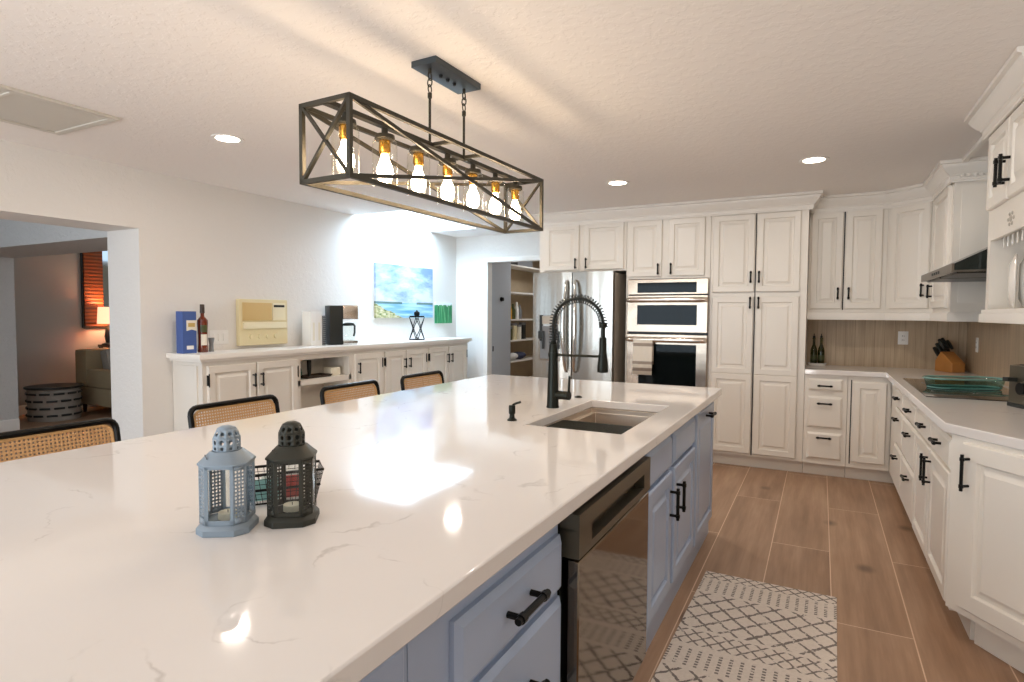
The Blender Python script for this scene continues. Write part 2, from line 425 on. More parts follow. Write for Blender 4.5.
    def _panel(s, x0, z0, x1, z1, y, t, rail):
        def ring(i, d): return [(x0 + i, y - d, z0 + i), (x1 - i, y - d, z0 + i), (x1 - i, y - d, z1 - i), (x0 + i, y - d, z1 - i)]
        return s.rings([ring(0, 0), ring(0, t - .006), ring(.006, t), ring(rail, t), ring(rail + .004, t - .005), ring(rail + .006, t - .015), ring(rail + .015, t - .015), ring(rail + .038, t - .003), ring(rail + .040, t - .0015)])
    def pierced(s, o, ux, uz, w, h, nx, nz, hw, hh, seg=8, thick=None):
        """sheet w x h from origin o with an nx by nz grid of holes"""
        o, ux, uz = Vector(o), Vector(ux), Vector(uz)
        cw, ch = w / nx, h / nz
        for i in range(nx):
            for j in range(nz):
                c = o + ux * (i + .5) * cw + uz * (j + .5) * ch
                out = []; inn = []
                for k in range(seg):
                    a = 2 * PI * (k + .5) / seg; cx, sz = math.cos(a), math.sin(a); m = max(abs(cx), abs(sz))
                    out.append(s.v(c + ux * cx / m * cw / 2 + uz * sz / m * ch / 2)); inn.append(s.v(c + ux * cx * hw / 2 + uz * sz * hh / 2))
                for k in range(seg):
                    l = (k + 1) % seg; s.bm.faces.new((out[k], out[l], inn[l], inn[k]))
                for q in (0, 1, 2, 3):                        # the four corners of the cell
                    a = PI / 4 + q * PI / 2
                    p = s.v(c + ux * (1 if math.cos(a) > 0 else -1) * cw / 2 + uz * (1 if math.sin(a) > 0 else -1) * ch / 2)
                    k = int(q * seg / 4 + seg / 8) - 0
                    s.bm.faces.new((out[k - 1], p, out[k % seg]))
        return s
    def molding(s, path, prof, closed=False):
        """sweep prof (out, z) along the xy path, outward = right-hand side"""
        P = [Vector(p) for p in path]; n = len(P); rs = []
        for i in range(n):
            ds = []
            if i > 0: ds.append((P[i] - P[i - 1]).normalized())
            if i < n - 1: ds.append((P[i + 1] - P[i]).normalized())
            ns = [Vector((d.y, -d.x)) for d in ds]
            if len(ns) == 2:
                m = (ns[0] + ns[1]); m = m / (1 + ns[0].dot(ns[1]))
            else: m = ns[0]
            rs.append([(P[i].x + m.x * o, P[i].y + m.y * o, z) for o, z in prof])
        return s.rings(rs)
    def build(s, name, mat, parent=None, angle=35, bevel=0, solid=0):
        bmesh.ops.recalc_face_normals(s.bm, faces=s.bm.faces)
        me = bpy.data.meshes.new(name); s.bm.to_mesh(me); s.bm.free()
        me.materials.append(M[mat] if isinstance(mat, str) else mat)
        for p in me.polygons: p.use_smooth = True
        me.set_sharp_from_angle(angle=R(angle))
        o = bpy.data.objects.new(name, me); COL.objects.link(o)
        if parent: o.parent = parent
        if solid:
            m = o.modifiers.new('thickness', 'SOLIDIFY'); m.thickness = solid; m.offset = 0
        if bevel:
            m = o.modifiers.new('edge', 'BEVEL'); m.width = bevel; m.segments = 2; m.limit_method = 'ANGLE'; m.angle_limit = R(40)
        return o
def tag(o, label, cat, group=None):
    o['label'] = label; o['category'] = cat
    if group: o['group'] = group
    return o
def thing(name, label, cat, loc=(0, 0, 0), rz=0, group=None):
    o = bpy.data.objects.new(name, None); o.empty_display_size = .1; COL.objects.link(o)
    o.location = loc; o.rotation_euler = (0, 0, rz)
    return tag(o, label, cat, group)
def struct(o): o['kind'] = 'structure'; return o
KIDS = {}
def copy_tree(o, parent=None):
    c = o.copy(); COL.objects.link(c)
    if parent: c.parent = parent
    for ch in [x for x in bpy.data.objects if x.parent == o]: copy_tree(ch, c)
    return c
def pull(parent, x, z, y, ln=.12, vert=True, r=.0062, off=.03, mat='black', name='handle'):
    """bar pull standing off a front whose face is at y"""
    m = MB(); h = ln / 2; e = h * .74
    if vert:
        m.cyl((x, y - off, z - h), (x, y - off, z + h), r, seg=10)
        for k in (-e, e):
            m.cyl((x, y - off, z + k), (x, y, z + k), r * .9, seg=8); m.cyl((x, y - off, z + k - r), (x, y - off, z + k + r), r * 1.35, seg=10)
    else:
        m.cyl((x - h, y - off, z), (x + h, y - off, z), r, seg=10)
        for k in (-e, e):
            m.cyl((x + k, y - off, z), (x + k, y, z), r * .9, seg=8); m.cyl((x + k - r, y - off, z), (x + k + r, y - off, z), r * 1.35, seg=10)
    return m.build(name, mat, parent)

# ------------------------------------------------------------------ the setting
CZ = 2.40; LX = -4.40; RX = 1.10; BY = 6.21; PY = 6.78; Y0 = -3.0
struct(MB().box(LX - 5.6, Y0 - .3, -.06, RX + .2, 10.2, 0).build('floor', 'floor'))
# ceiling with the skylight well open above the sideboard
sk = (LX, -3.72, 4.80, 6.17)
m = MB()
m.box(LX - .4, Y0, CZ, RX + .12, sk[2], CZ + .06); m.box(sk[1], sk[2], CZ, RX + .12, 10.2, CZ + .06); m.box(LX - .4, sk[3], CZ, sk[1], 10.2, CZ + .06)
struct(m.build('ceiling', 'ceiling'))
m = MB()
m.box(sk[1], sk[2], CZ + .06, sk[1] + .06, sk[3], 2.86); m.box(sk[0], sk[2] - .06, CZ + .06, sk[1] + .06, sk[2], 2.86); m.box(sk[0], sk[3], CZ + .06, sk[1] + .06, sk[3] + .06, 2.86)
struct(m.build('trim_6', 'wall'))
sw = MB().box(sk[0] - .1, sk[2] - .06, 2.86, sk[1] + .08, sk[3] + .06, 2.90).build('window_1', 'skypanel'); struct(sw)
# left wall with the wide doorway
DT = 1.975; DY = 2.57
m = MB(); m.box(LX - .4, DY, 0, LX, 7.0, CZ); m.box(LX - .1, sk[2] - .06, CZ, LX, sk[3] + .06, 2.86); m.box(LX - .4, -.35, DT, LX, DY, CZ); m.box(LX - .4, Y0, 0, LX, -.35, CZ)
struct(m.build('wall_left', 'wall'))
# back wall behind the kitchen cabinets, and the wall with the pantry opening further back
PX0, PX1, PT = -3.90, -2.95, 2.045
struct(MB().box(-2.66, BY, 0, RX + .12, BY + .1, CZ).build('wall_back', 'wall'))
m = MB(); m.box(LX, PY, 0, PX0, PY + .1, CZ); m.box(PX0, PY, PT, PX1, PY + .1, CZ); m.box(PX1, PY, 0, -2.56, PY + .1, CZ); m.box(-2.66, BY + .1, 0, -2.56, PY, CZ)
struct(m.build('wall_pantry', 'wall'))
m = MB(); pr = [(0, 0), (.018, 0), (.018, .065), (0, .065)]
for a, b in (((PX0 - .062, 0), (PX0, PT + .062)), ((PX1, 0), (PX1 + .062, PT + .062))): m.box(a[0], PY - .018, 0, b[0], PY, PT - .0005, .003)
m.box(PX0 - .062, PY - .018, PT, PX1 + .062, PY, PT + .062, .003)
struct(m.build('trim_1', 'trimw'))
struct(MB().box(RX, Y0, 0, RX + .12, 6.4, CZ).build('wall_right', 'wall'))
GX0, GX1 = -4.25, -.45
m = MB(); m.box(LX, Y0 - .12, 0, GX0, Y0, CZ); m.box(GX1, Y0 - .12, 0, RX + .12, Y0, CZ); m.box(GX0, Y0 - .12, 2.15, GX1, Y0, CZ); m.box(GX0, Y0 - .12, 0, GX1, Y0, .08)
struct(m.build('wall_front', 'wall'))
m = MB()
for k in range(4):
    x = GX0 + (GX1 - GX0 - .06) * k / 3; m.box(x, Y0 - .08, .08, x + .06, Y0 - .03, 2.15)
m.box(GX0, Y0 - .08, 2.09, GX1, Y0 - .03, 2.15); m.box(GX0, Y0 - .08, .08, GX1, Y0 - .03, .16)
struct(m.build('window_2', 'trimw'))
struct(MB().box(GX0 + .04, Y0 - .06, .14, GX1 - .04, Y0 - .052, 2.1).build('window_3', 'clear'))
# pantry closet: grey partition, shelving side wall, back
m = MB(); m.box(-4.0, 6.88, 0, -3.90, 7.42, CZ); struct(m.build('wall_closet', 'pantrywall'))
m = MB(); m.box(-4.3, 7.42, 0, -4.22, 9.4, CZ); m.box(-4.3, 9.4, 0, -2.5, 9.48, CZ); m.box(-2.56, 6.88, 0, -2.48, 9.4, CZ)
struct(m.build('wall_closet_back', 'oak'))
# foyer and living room beyond the doorway
HY = 2.76
m = MB(); m.box(-8.2, HY, DT, LX - .4, HY + .62, CZ + .6); m.box(-10, HY, 0, -8.2, HY + .62, CZ + .6)
struct(m.build('wall_foyer', 'soffit'))
struct(MB().box(-9.4, HY + .62, 0, -9.3, 8.5, CZ + .6).build('wall_living', 'living'))
struct(MB().box(-9.4, 8.5, 0, LX - .4, 8.6, CZ + .6).build('wall_living_back', 'living'))
struct(MB().box(-10, Y0, CZ + .6, LX - .4, 10.2, CZ + .66).build('ceiling_foyer', 'ceiling'))
m = MB(); m.box(-10.1, Y0, 0, -10, HY, CZ + .6); m.box(-10, Y0 - .1, 0, LX - .4, Y0, CZ + .6); struct(m.build('wall_foyer_far', 'wall'))
m = MB(); base = [(0, 0), (.016, 0), (.016, .105), (.008, .125), (0, .13)]
m.molding([(-10, HY), (-8.2, HY), (-8.2, HY + .62)], base); m.molding([(-9.3, HY + .62), (-9.3, 8.5)], base)
struct(m.build('baseboard_foyer', 'trimw'))
m = MB()
m.molding([(LX - .4, DY), (LX, DY), (LX, 2.75)], base); m.molding([(PX0 - .062, PY), (LX, PY), (LX, 6.55)][::-1], base)
struct(m.build('baseboard_left', 'trimw'))

# ------------------------------------------------------------------ island
IX0, IX1, IY0, IY1, T = -2.18, -.535, -.25, 3.855, .915
SX0, SX1, SY0, SY1 = -1.07, -.665, 2.17, 2.97
m = MB(); th = .04
xs = [IX0, SX0, SX1, IX1]; ys = [IY0, SY0, SY1, IY1]
for i in range(3):
    for j in range(3):
        if i == 1 and j == 1: continue
        for z in (T, T - th): m.quad((xs[i], ys[j], z), (xs[i + 1], ys[j], z), (xs[i + 1], ys[j + 1], z), (xs[i], ys[j + 1], z))
for j in range(3):
    for x in (xs[0], xs[3]): m.quad((x, ys[j], T - th), (x, ys[j + 1], T - th), (x, ys[j + 1], T), (x, ys[j], T))
for i in range(3):
    for y in (ys[0], ys[3]): m.quad((xs[i], y, T - th), (xs[i + 1], y, T - th), (xs[i + 1], y, T), (xs[i], y, T))
for y in (SY0, SY1): m.quad((SX0, y, T - th), (SX1, y, T - th), (SX1, y, T), (SX0, y, T))
for x in (SX0, SX1): m.quad((x, SY0, T - th), (x, SY1, T - th), (x, SY1, T), (x, SY0, T))
bmesh.ops.remove_doubles(m.bm, verts=m.bm.verts, dist=1e-5)
tag(m.build('island_countertop', 'quartz', bevel=.004), 'long white quartz countertop with faint grey veins on the blue island', 'countertop')

FB = -.587                                    # face-frame plane of the island, fronts stand .022 proud
def island_unit(y0, y1, name, label, panel=None):
    """local x runs along +Y, fronts face +X"""
    t = thing(name, label, 'cabinet', (FB, y0, 0), R(90))
    w_ = y1 - y0; m = MB()
    m.box(0.0005, 0, .105, w_ - .0005, .02, .872)                                            # face
    m.box(0.0005, .02, .105, .018, 1.25, .872); m.box(w_ - .018, .02, .105, w_ - .0005, 1.25, .872)    # sides
    m.box(.018, .02, .105, w_ - .018, 1.25, .125); m.box(.018, 1.232, .125, w_ - .018, 1.25, .872)
    m.build('body', 'blue', t)
    MB().box(.001, .008, .0, w_ - .001, 1.24, .105).build('plinth', 'blue', t)
    return t
t = island_unit(-.2, .758, 'base_cabinet', 'blue island cabinet with plain panels at the near end under the quartz')
for a, b in ((.03, .46), (.48, .948)):
    MB().door(a, .13, b, .85, 0, .012, .06, flat=True).build('panel', 'blue', t)
t = island_unit(.760, 1.385, 'base_cabinet', 'blue island cabinet with stacked drawers and black bar pulls beside dishwasher')
for k, (a, b) in enumerate(((.668, .810), (.405, .650), (.14, .388))):
    d = MB().door(.122, a, .612, b, 0, .022, .03, flat=True).build('drawer', 'blue', t)
    pull(d, .365, a + (b - a) * .52, -.022, .15, False, .0082, .034)
t = island_unit(2.115, 3.172, 'base_cabinet', 'blue island sink cabinet with two false fronts above two doors')
for k, (a, b) in enumerate(((.105, .505), (.56, 1.045))):
    MB().door(a, .70, b, .838, 0, .022, .03, flat=True).build('drawer_front', 'blue', t)
    d = MB().door(a, .15, b, .682, 0, .022, .058).build('door', 'blue', t)
    pull(d, (b - .035) if k == 0 else (a + .04), .545, -.022, .14, True, .0072, .034)
t = island_unit(3.174, 3.825, 'base_cabinet', 'blue island cabinet with one tall door at the far end')
d = MB().door(.03, .13, .58, .845, 0, .022, .058).build('door', 'blue', t)
pull(d, .34, .80, -.022, .13, False, .0072, .034)

# dishwasher
DW = thing('dishwasher', 'slate stainless dishwasher with pocket handle built into the blue island', 'dishwasher', (FB, 1.392, 0), R(90))
W_ = .715
MB().box(.004, .0, .11, W_ - .004, .58, .862).build('tub', 'plastic_black', DW)
MB().box(.012, .01, .0, W_ - .012, .5, .105).build('kick_plate', 'plastic_black', DW)
m = MB()
pts = [(-.018, .12), (-.052, .125), (-.052, .732), (-.018, .735)]
m.extx(pts, .012, W_ - .008)
dwd = m.build('door', 'steeldw', DW, bevel=.004)
m = MB()
fz0, fz1, py0, py1 = .742, .858, .764, .802
m.box(.004, -.055, fz1 - .045, W_ - .004, -.001, fz1); m.box(.004, -.055, fz0, W_ - .004, -.001, py0)
m.box(.004, -.055, py0, .10, -.001, py1 + .014); m.box(W_ - .085, -.055, py0, W_ - .004, -.001, py1 + .014); m.box(.10, -.018, py0, W_ - .085, -.001, py1 + .014)
m.build('handle_panel', 'dwtrim', DW)

# sink, set under the stone
m = MB()
a, b = -.005, .012
zt, zl, zb = T - th - .001, T - .065, T - .24
ox0, ox1, oy0, oy1 = SX0 - .012, SX1 + .012, SY0 - .012, SY1 + .012
def rect(x0, y0, x1, y1, z): return [(x0, y0, z), (x1, y0, z), (x1, y1, z), (x0, y1, z)]
m.rings([rect(ox0 - .02, oy0 - .02, ox1 + .02, oy1 + .02, zt - .002), rect(ox0 - .02, oy0 - .02, ox1 + .02, oy1 + .02, zt), rect(SX0, SY0, SX1, SY1, zt), rect(SX0, SY0, SX1, SY1, zl), rect(SX0 + .022, SY0, SX1 - .016, SY1, zl),
         rect(SX0 + .022, SY0 + .004, SX1 - .016, SY1 - .004, zb + .02), rect(SX0 + .04, SY0 + .02, SX1 - .034, SY1 - .02, zb), rect(SX0 + .16, SY0 + .36, SX1 - .16, SY1 - .36, zb - .006)], cap=False)
m.quad(*rect(SX0 + .16, SY0 + .36, SX1 - .16, SY1 - .36, zb - .006))
sink = tag(m.build('kitchen_sink', 'sinksteel', bevel=.006), 'rectangular stainless undermount sink set in the island quartz', 'sink')
m = MB(); m.lathe([(.045, 0), (.045, .003), (.03, .004), (.024, -.004)], ((SX0 + SX1) / 2, 2.57, zb - .003), 20)
m.build('drain', 'chrome', sink)
# roll-up rack on the near end of the sink ledge
m = MB()
zl2 = T - .047
for k in range(27):
    y = SY0 + .012 + k * .0145; m.cyl((SX0 + .004, y, zl2), (SX1 - .004, y, zl2), .006, seg=8)
rk = tag(m.build('drying_rack', 'gun'), 'dark roll-up drying rack lying across the near end of the sink', 'drying rack')
for x in (SX0 + .009, SX1 - .009): MB().box(x - .005, SY0 + .006, zl + .0005, x + .005, SY0 + .396, zl2 - .0062).build('end_strip', 'plastic_black', rk)

# spring faucet
fx, fy = -1.15, 2.635
fa = thing('kitchen_faucet', 'black spring-neck kitchen faucet with pull-down head standing beside the sink', 'faucet', (fx, fy, T))
MB().lathe([(.031, 0), (.031, .006), (.029, .012), (.026, .14), (.0205, .29), (.018, .31), (.013, .325)], seg=24).build('base', 'gun', fa)
AR = .126; az = .404
arc = [(0, 0, .30), (0, 0, az)] + [(AR - AR * math.cos(R(d)), 0, az + AR * math.sin(R(d))) for d in range(6, 181, 6)] + [(2 * AR, 0, az - .012)]
MB().tube(arc, .0075, 10).build('hose', 'plastic_black', fa)
def resample(P, st):
    P = [Vector(p) for p in P]; out = [P[0]]; acc = 0
    for a, b in zip(P, P[1:]):
        L = (b - a).length; k = st - acc
        while k <= L: out.append(a.lerp(b, k / L)); k += st
        acc = (acc + L) % st
    return out
sp = []
fine = resample(arc, .0012); per = 11
for i, p in enumerate(fine):
    t_ = (fine[min(i + 1, len(fine) - 1)] - fine[max(i - 1, 0)]).normalized(); n1 = Vector((0, 1, 0)); n2 = t_.cross(n1)
    a = 2 * PI * i / per; sp.append(p + .0205 * (math.cos(a) * n1 + math.sin(a) * n2))
MB().tube(sp, .0024, 5).build('spring', 'gun', fa)
m = MB(); m.lathe([(.012, .372), (.018, .368), (.018, .352), (.010, .345), (.010, .305), (.0165, .30), (.0175, .235), (.025, .175), (.0265, .15), (.025, .14), (.018, .138)][::-1], (2 * AR, 0, .045), 20)
m.build('spray_head', 'gun', fa)
m = MB(); m.cyl((.02, 0, .258), (2 * AR - .012, 0, .258), .006, seg=10); m.lathe([(.021, .248), (.021, .268)], (2 * AR, 0, 0), 20); m.lathe([(.0255, .248), (.0255, .268)], (0, 0, 0), 20)
m.build('support_arm', 'gun', fa)
m = MB(); m.cyl((.02, 0, .064), (.09, -.01, .064), .021, seg=16)
lv = m.build('handle', 'gun', fa)
m = MB(); m.tube([(.078, -.008, .07), (.088, -.01, .085), (.091, -.012, .16)], .006, 8, radii=[.008, .007, .005]); m.build('lever', 'gun', lv)
# soap dispenser and air switch
sd = thing('soap_dispenser', 'small dark soap dispenser pump standing on the quartz left of the sink', 'soap dispenser', (-1.16, 2.225, T))
MB().lathe([(.021, 0), (.021, .004), (.012, .012), (.0105, .026), (.0145, .032), (.0145, .062), (.012, .066)], seg=18).build('body', 'gun', sd)
MB().tube([(0, 0, .062), (.008, 0, .07), (.022, .0, .076), (.040, .002, .082)], .005, 8).build('spout', 'gun', sd)
m = MB(); m.lathe([(.021, 0), (.021, .003), (.017, .006), (.012, .006), (.011, .009), (.001, .0095)], (0, 0, 0), 20)
o = m.build('air_switch', 'gun'); o.location = (-1.17, 3.03, T); tag(o, 'round flat dark button cap on the quartz behind the sink', 'button')

# ------------------------------------------------------------------ kitchen cabinets on the back wall (fronts face -Y)
FY = 5.63
def cab(name, label, x0, x1, z0, z1, y=FY, depth=None, mat='white', cat='cabinet'):
    t = thing(name, label, cat, (x0, y, 0))
    d = depth if depth else BY - .003 - y
    MB().box(.0006, 0, z0, x1 - x0 - .0006, d, z1).build('body', mat, t)
    return t
def front(t, x0, x1, z0, z1, hx=None, hz=None, vert=True, ln=.105, kind='door', flat=False, rail=.05, mids=(), mat='white', r=.007, gapm=True, toff=.028):
    d = MB().door(x0, z0, x1, z1, 0, .02, rail, flat=flat, mids=mids).build(kind, mat, t)
    if hx is not None: pull(d, hx, hz, -.02, ln, vert, r, toff)
    return d
TOP = 2.31
t = cab('hanging_cabinet', 'short white two-door cabinet mounted above the refrigerator', -2.62, -1.692, 1.80, TOP)
front(t, .065, .442, 1.815, 2.277, .412, 1.88); front(t, .495, .905, 1.815, 2.277, .525, 1.88)
t = thing('oven_cabinet', 'tall white cabinet with two doors above, surrounding the double wall oven', 'cabinet', (-1.69, FY, 0))
m = MB(); m.box(.001, 0, 1.712, .782, .57, TOP); m.box(.001, 0, .11, .022, .57, 1.712); m.box(.776, 0, .11, .782, .57, 1.712); m.box(.022, 0, .11, .776, .57, .428)
m.build('body', 'white', t)
MB().box(.001, .07, 0, .782, .56, .11).build('plinth', 'white', t)
front(t, .018, .345, 1.732, 2.264, .315, 1.80); front(t, .405, .735, 1.732, 2.264, .435, 1.80)
front(t, .03, .755, .15, .41, .39, .33, False, .12, 'drawer')
t = cab('pantry_cabinet', 'tall white pantry cabinet with four raised-panel doors right of wall oven', -.905, -.113, .11, TOP)
MB().box(.001, .07, 0, .791, .56, .11).build('plinth', 'white', t)
for a, b, h in ((.022, .372, .347), (.390, .735, .415)):
    front(t, a, b, 1.575, 2.262, h, 1.705); front(t, a, b, .134, 1.535, h, 1.48, mids=(.845,))
MB().box(.377, -.002, .12, .385, .002, 2.27).build('door_gap', 'gap', t)

# wall oven: microwave above oven
ov = thing('wall_oven', 'stainless combination wall oven with microwave above, built into white cabinet', 'oven', (-1.666, FY - .004, 0))
OW = .75
MB().box(.006, .01, .44, OW - .006, .52, 1.70).build('housing', 'plastic_black', ov)
m = MB(); m.box(0, -.03, 1.562, OW, .008, 1.705); cp = m.build('control_panel', 'steel2', ov, bevel=.003)
MB().box(.098, -.0335, 1.473 + .105, .648, -.029, 1.665 + .008).build('display', 'blackglass', cp)
m = MB(); m.box(0, -.035, 1.205, OW, .008, 1.553); d1 = m.build('door', 'steel2', ov, bevel=.004)
MB().box(.10, -.0385, 1.275, .655, -.034, 1.462).build('glass', 'blackglass', d1)
m = MB(); m.box(0, -.035, .445, OW, .008, 1.185); d2 = m.build('door', 'steel2', ov, bevel=.004)
MB().box(.12, -.0385, .56, .655, -.034, 1.092).build('glass', 'blackglass', d2)
for d, z in ((d1, 1.51), (d2, 1.135)):
    m = MB(); m.tube([(.02, -.062, z), (.03, -.078, z), (.06, -.085, z)] + [(.06 + (OW - .12) * k / 6, -.085, z) for k in range(1, 7)] + [(OW - .03, -.078, z), (OW - .02, -.062, z)], .024, 12)
    for x in (.045, OW - .045): m.box(x - .02, -.082, z - .011, x + .02, -.034, z + .011, .003)
    m.build('handle', 'bright', d)
# dish towel over the oven handle
tw = []
hy, hz = FY - .004 - .085, 1.135
prof = [(hy + .026, .90), (hy + .024, 1.135)] + [(hy + .0215 * math.cos(R(a)), hz + .0215 * math.sin(R(a))) for a in range(0, 181, 20)] + [(hy - .024, 1.05), (hy - .028, .92), (hy - .03, .802)]
m = MB(); nx = 14
rows = []
for k in range(nx + 1):
    x = -1.58 + .185 * k / nx
    rows.append([(x - .004 * (1 - min(1, (z - .79) / .3)), y + (.006 * math.sin(k * 1.1) * (1 if y < hy else -.3)) * max(0, min(1, (1.12 - z) / .15)) * .7, z - .802) for y, z in prof])
m.rings(rows, closed=False, cap=False)
o = m.build('dish_towel', 'towel', solid=.004); o.location = (0, 0, .802)
tag(o, 'white dish towel with grey stripes hung over the lower oven handle', 'towel')

# fridge
fr = thing('refrigerator', 'stainless french-door refrigerator with water dispenser in its left door', 'refrigerator', (-2.612, 5.45, 0))
FW = .845
MB().box(.006, .075, .04, FW - .006, .70, 1.775).build('body', 'darksteel', fr)
m = MB(); m.box(.01, .03, 0, FW - .01, .66, .04); m.build('plinth', 'plastic_black', fr)
def fdoor(x0, x1, z0, z1):
    """gently bowed door"""
    m = MB(); n = 10
    lo = [(x0, .07)] + [(x0 + (x1 - x0) * k / n, .012 - .012 * math.sin(PI * k / n)) for k in range(n + 1)] + [(x1, .07)]
    m.prism(lo, z0, z1); return m
c_ = .425
dl = fdoor(.0, c_ - .003, .70, 1.79).build('door', 'steel', fr, bevel=.004)
dr = fdoor(c_ + .003, FW, .70, 1.79).build('door', 'steel', fr, bevel=.004)
dz = fdoor(.0, FW, .06, .69).build('freezer_drawer', 'steel', fr, bevel=.004)
for d, x, s in ((dl, c_ - .045, 1), (dr, c_ + .045, -1)):
    m = MB(); m.tube([(x, .0, .80), (x, -.03, .81), (x - .002 * s, -.05, .86), (x - .014 * s, -.066, 1.05), (x - .018 * s, -.07, 1.25), (x - .014 * s, -.066, 1.45), (x - .002 * s, -.05, 1.64), (x, -.03, 1.69), (x, 0, 1.70)], .019, 12, radii=[.011, .012, .016, .021, .022, .021, .016, .012, .011]); m.build('handle', 'chrome', d)
m = MB(); m.tube([(.12, .0, .62), (.12, -.05, .62), (FW / 2, -.06, .62), (FW - .12, -.05, .62), (FW - .12, 0, .62)], .014, 12); m.build('handle', 'bright', dz)
m = MB(); m.box(.07, -.006, .90, .31, .01, 1.36, .003); dp = m.build('dispenser', 'steel', dl)
MB().box(.085, -.009, 1.27, .295, -.004, 1.35).build('display', 'darksteel', dp)
m = MB(); m.box(.09, -.008, .92, .29, -.004, 1.25); m.build('niche', 'plastic_grey', dp)
m = MB()
for x in (.10, .265):
    m.box(x - .012, -.022, 1.10, x + .012, -.006, 1.36, .004); m.box(x - .02, -.035, 1.12, x + .04, -.01, 1.20, .006); m.box(x + .02, -.03, 1.02, x + .04, -.012, 1.13, .005)
m.build('paddle', 'plastic_black', dp)

# base cabinets and uppers right of the pantry
UY = 5.88; UX = .77; DX, DYc = .478, 5.62
t = cab('base_cabinet', 'white base cabinet with three stacked drawers right beside the tall pantry', -.111, .21, .11, .872)
MB().box(.001, .07, 0, .32, .56, .11).build('plinth', 'white', t)
for a, b, h in ((.737, .838, .78), (.422, .686, .63), (.155, .378, .34)): front(t, .028, .287, a, b, .155, h, False, .115, 'drawer', True)
t = cab('base_cabinet', 'white base cabinet with one raised-panel door in the counter corner', .212, .5195, .11, .872)
MB().box(.001, .07, 0, .375, .56, .11).build('plinth', 'white', t)
front(t, .037, .275, .158, .825); MB().box(.022, -.002, .14, .030, .002, .84).build('door_gap', 'gap', t)
t = cab('hanging_cabinet', 'white two-door cabinet hanging over the counter right of the pantry', -.111, DX, 1.40, TOP, UY)
front(t, .016, .262, 1.43, 2.268, .232, 1.562); front(t, .283, .552, 1.43, 2.268, .313, 1.562)
MB().box(.268, -.002, 1.42, .277, .002, 2.28).build('door_gap', 'gap', t)
# diagonal corner cabinet
dv = Vector((UX - DX, DYc - UY)); dl_ = dv.length; an = math.atan2(dv.y, dv.x)
t = thing('hanging_cabinet', 'white diagonal corner cabinet with one tall raised-panel door', 'cabinet', (DX, UY, 0), an)
inv = Matrix.Rotation(-an, 4, 'Z') @ Matrix.Translation((-DX, -UY, 0))
m = MB(); m.M = inv; m.prism([(DX + .001, UY), (UX, DYc + .001), (RX - .003, DYc + .001), (RX - .003, BY - .003), (DX + .001, BY - .003)], 1.40, TOP); m.build('body', 'white', t)
front(t, .035, dl_ - .03, 1.43, 2.268, dl_ - .065, 1.575)
# narrow cabinet on the right wall, its end panel facing the room
NY0 = 4.92
t = thing('hanging_cabinet', 'narrow white cabinet on the right wall between corner cabinet and hood', 'cabinet', (UX, DYc - .001, 0), R(-90))
nw = DYc - .001 - NY0
MB().box(.0, 0, 1.40, nw, RX - UX - .003, TOP).build('body', 'white', t)
front(t, .03, nw - .09, 1.43, 2.268, .075, 1.562)
MB().box(nw - .001, .04, 1.46, nw + .005, RX - UX - .04, 2.24, .002).build('end_panel', 'white', t)

# right-hand base run (fronts face -X)
BX = .52
rb = [(5.60, 4.712, 'white base cabinet with three drawers at the corner end of the cooktop run'), (4.71, 4.104, 'white three-drawer base cabinet under the far half of the cooktop'),
      (4.102, 3.578, 'white base cabinet with a drawer over one door under the near half of the cooktop'), (3.576, 3.075, 'white drawer-over-door base cabinet at the near end of the cooktop run')]
for k, (ya, yb, lb) in enumerate(rb):
    t = thing('base_cabinet', lb, 'cabinet', (BX, ya, 0), R(-90)); w_ = ya - yb
    dpt = RX - BX - .003
    MB().box(.0006, 0, .11, w_ - .0006, dpt, .872).build('body', 'white', t)
    MB().box(.001, .075, 0, w_ - .001, dpt - .02, .11).build('plinth', 'white', t)
    x0 = .44 if k == 0 else .008; hx = {0: .665, 1: .38, 2: .33, 3: .25}[k]
    front(t, x0, w_ - .008, .718, .846, hx, .79, False, .12, 'drawer', True)
    if k < 2:
        front(t, x0, w_ - .008, .455, .70, hx, .64, False, .12, 'drawer', True); front(t, x0, w_ - .008, .14, .437, hx, .37, False, .12, 'drawer', True)
    else:
        front(t, x0, w_ - .008, .14, .70, (w_ - .045) if k == 2 else .05, .60, True, .14, r=.006)
# angled end cabinet
ea = math.atan2(-.825, .565); ex, ey = .505, 3.068; el = (RX - .004 - ex) / .565
t = thing('base_cabinet', 'white angled end cabinet with one large raised-panel door nearest the camera', 'cabinet', (ex, ey, 0), ea)
inv = Matrix.Rotation(-ea, 4, 'Z') @ Matrix.Translation((-ex, -ey, 0))
en = (ex + .565 * el, ey - .825 * el)
m = MB(); m.M = inv; m.prism([(ex, ey), en, (RX - .004, ey)], .13, .872); m.build('body', 'white', t)
m = MB(); m.M = inv; m.prism([(ex + .1, ey - .02), (en[0], en[1] + .13), (RX - .004, ey - .02)], 0, .13); m.build('plinth', 'white', t)
front(t, .068, .68, .165, .852, None, None, rail=.07)
pull([x for x in bpy.data.objects if x.parent == t and x.name.startswith('door')][0], .105, .735, -.02, .15, True, .0065, .032)

# perimeter countertop
m = MB()
poly = [(-.111, 5.597), (.474, 5.597), (.48, 3.085), (1.096, 2.185), (1.096, 6.2), (-.111, 6.2)]
m.prism(poly, .8735, .915)
tag(m.build('countertop', 'quartz', bevel=.004), 'L-shaped white quartz countertop on the white cabinets along back and right walls', 'countertop')
# tiled backsplash
m = MB(); m.box(-.112, 6.2005, .90, RX - .006, BY - .0005, 1.40); m.box(RX - .0065, 2.2, .90, RX - .0005, 6.2, 1.40); m.box(RX - .0065, 3.79, 1.40, RX - .0005, 4.9, 1.75)
struct(m.build('trim_2', 'splash'))
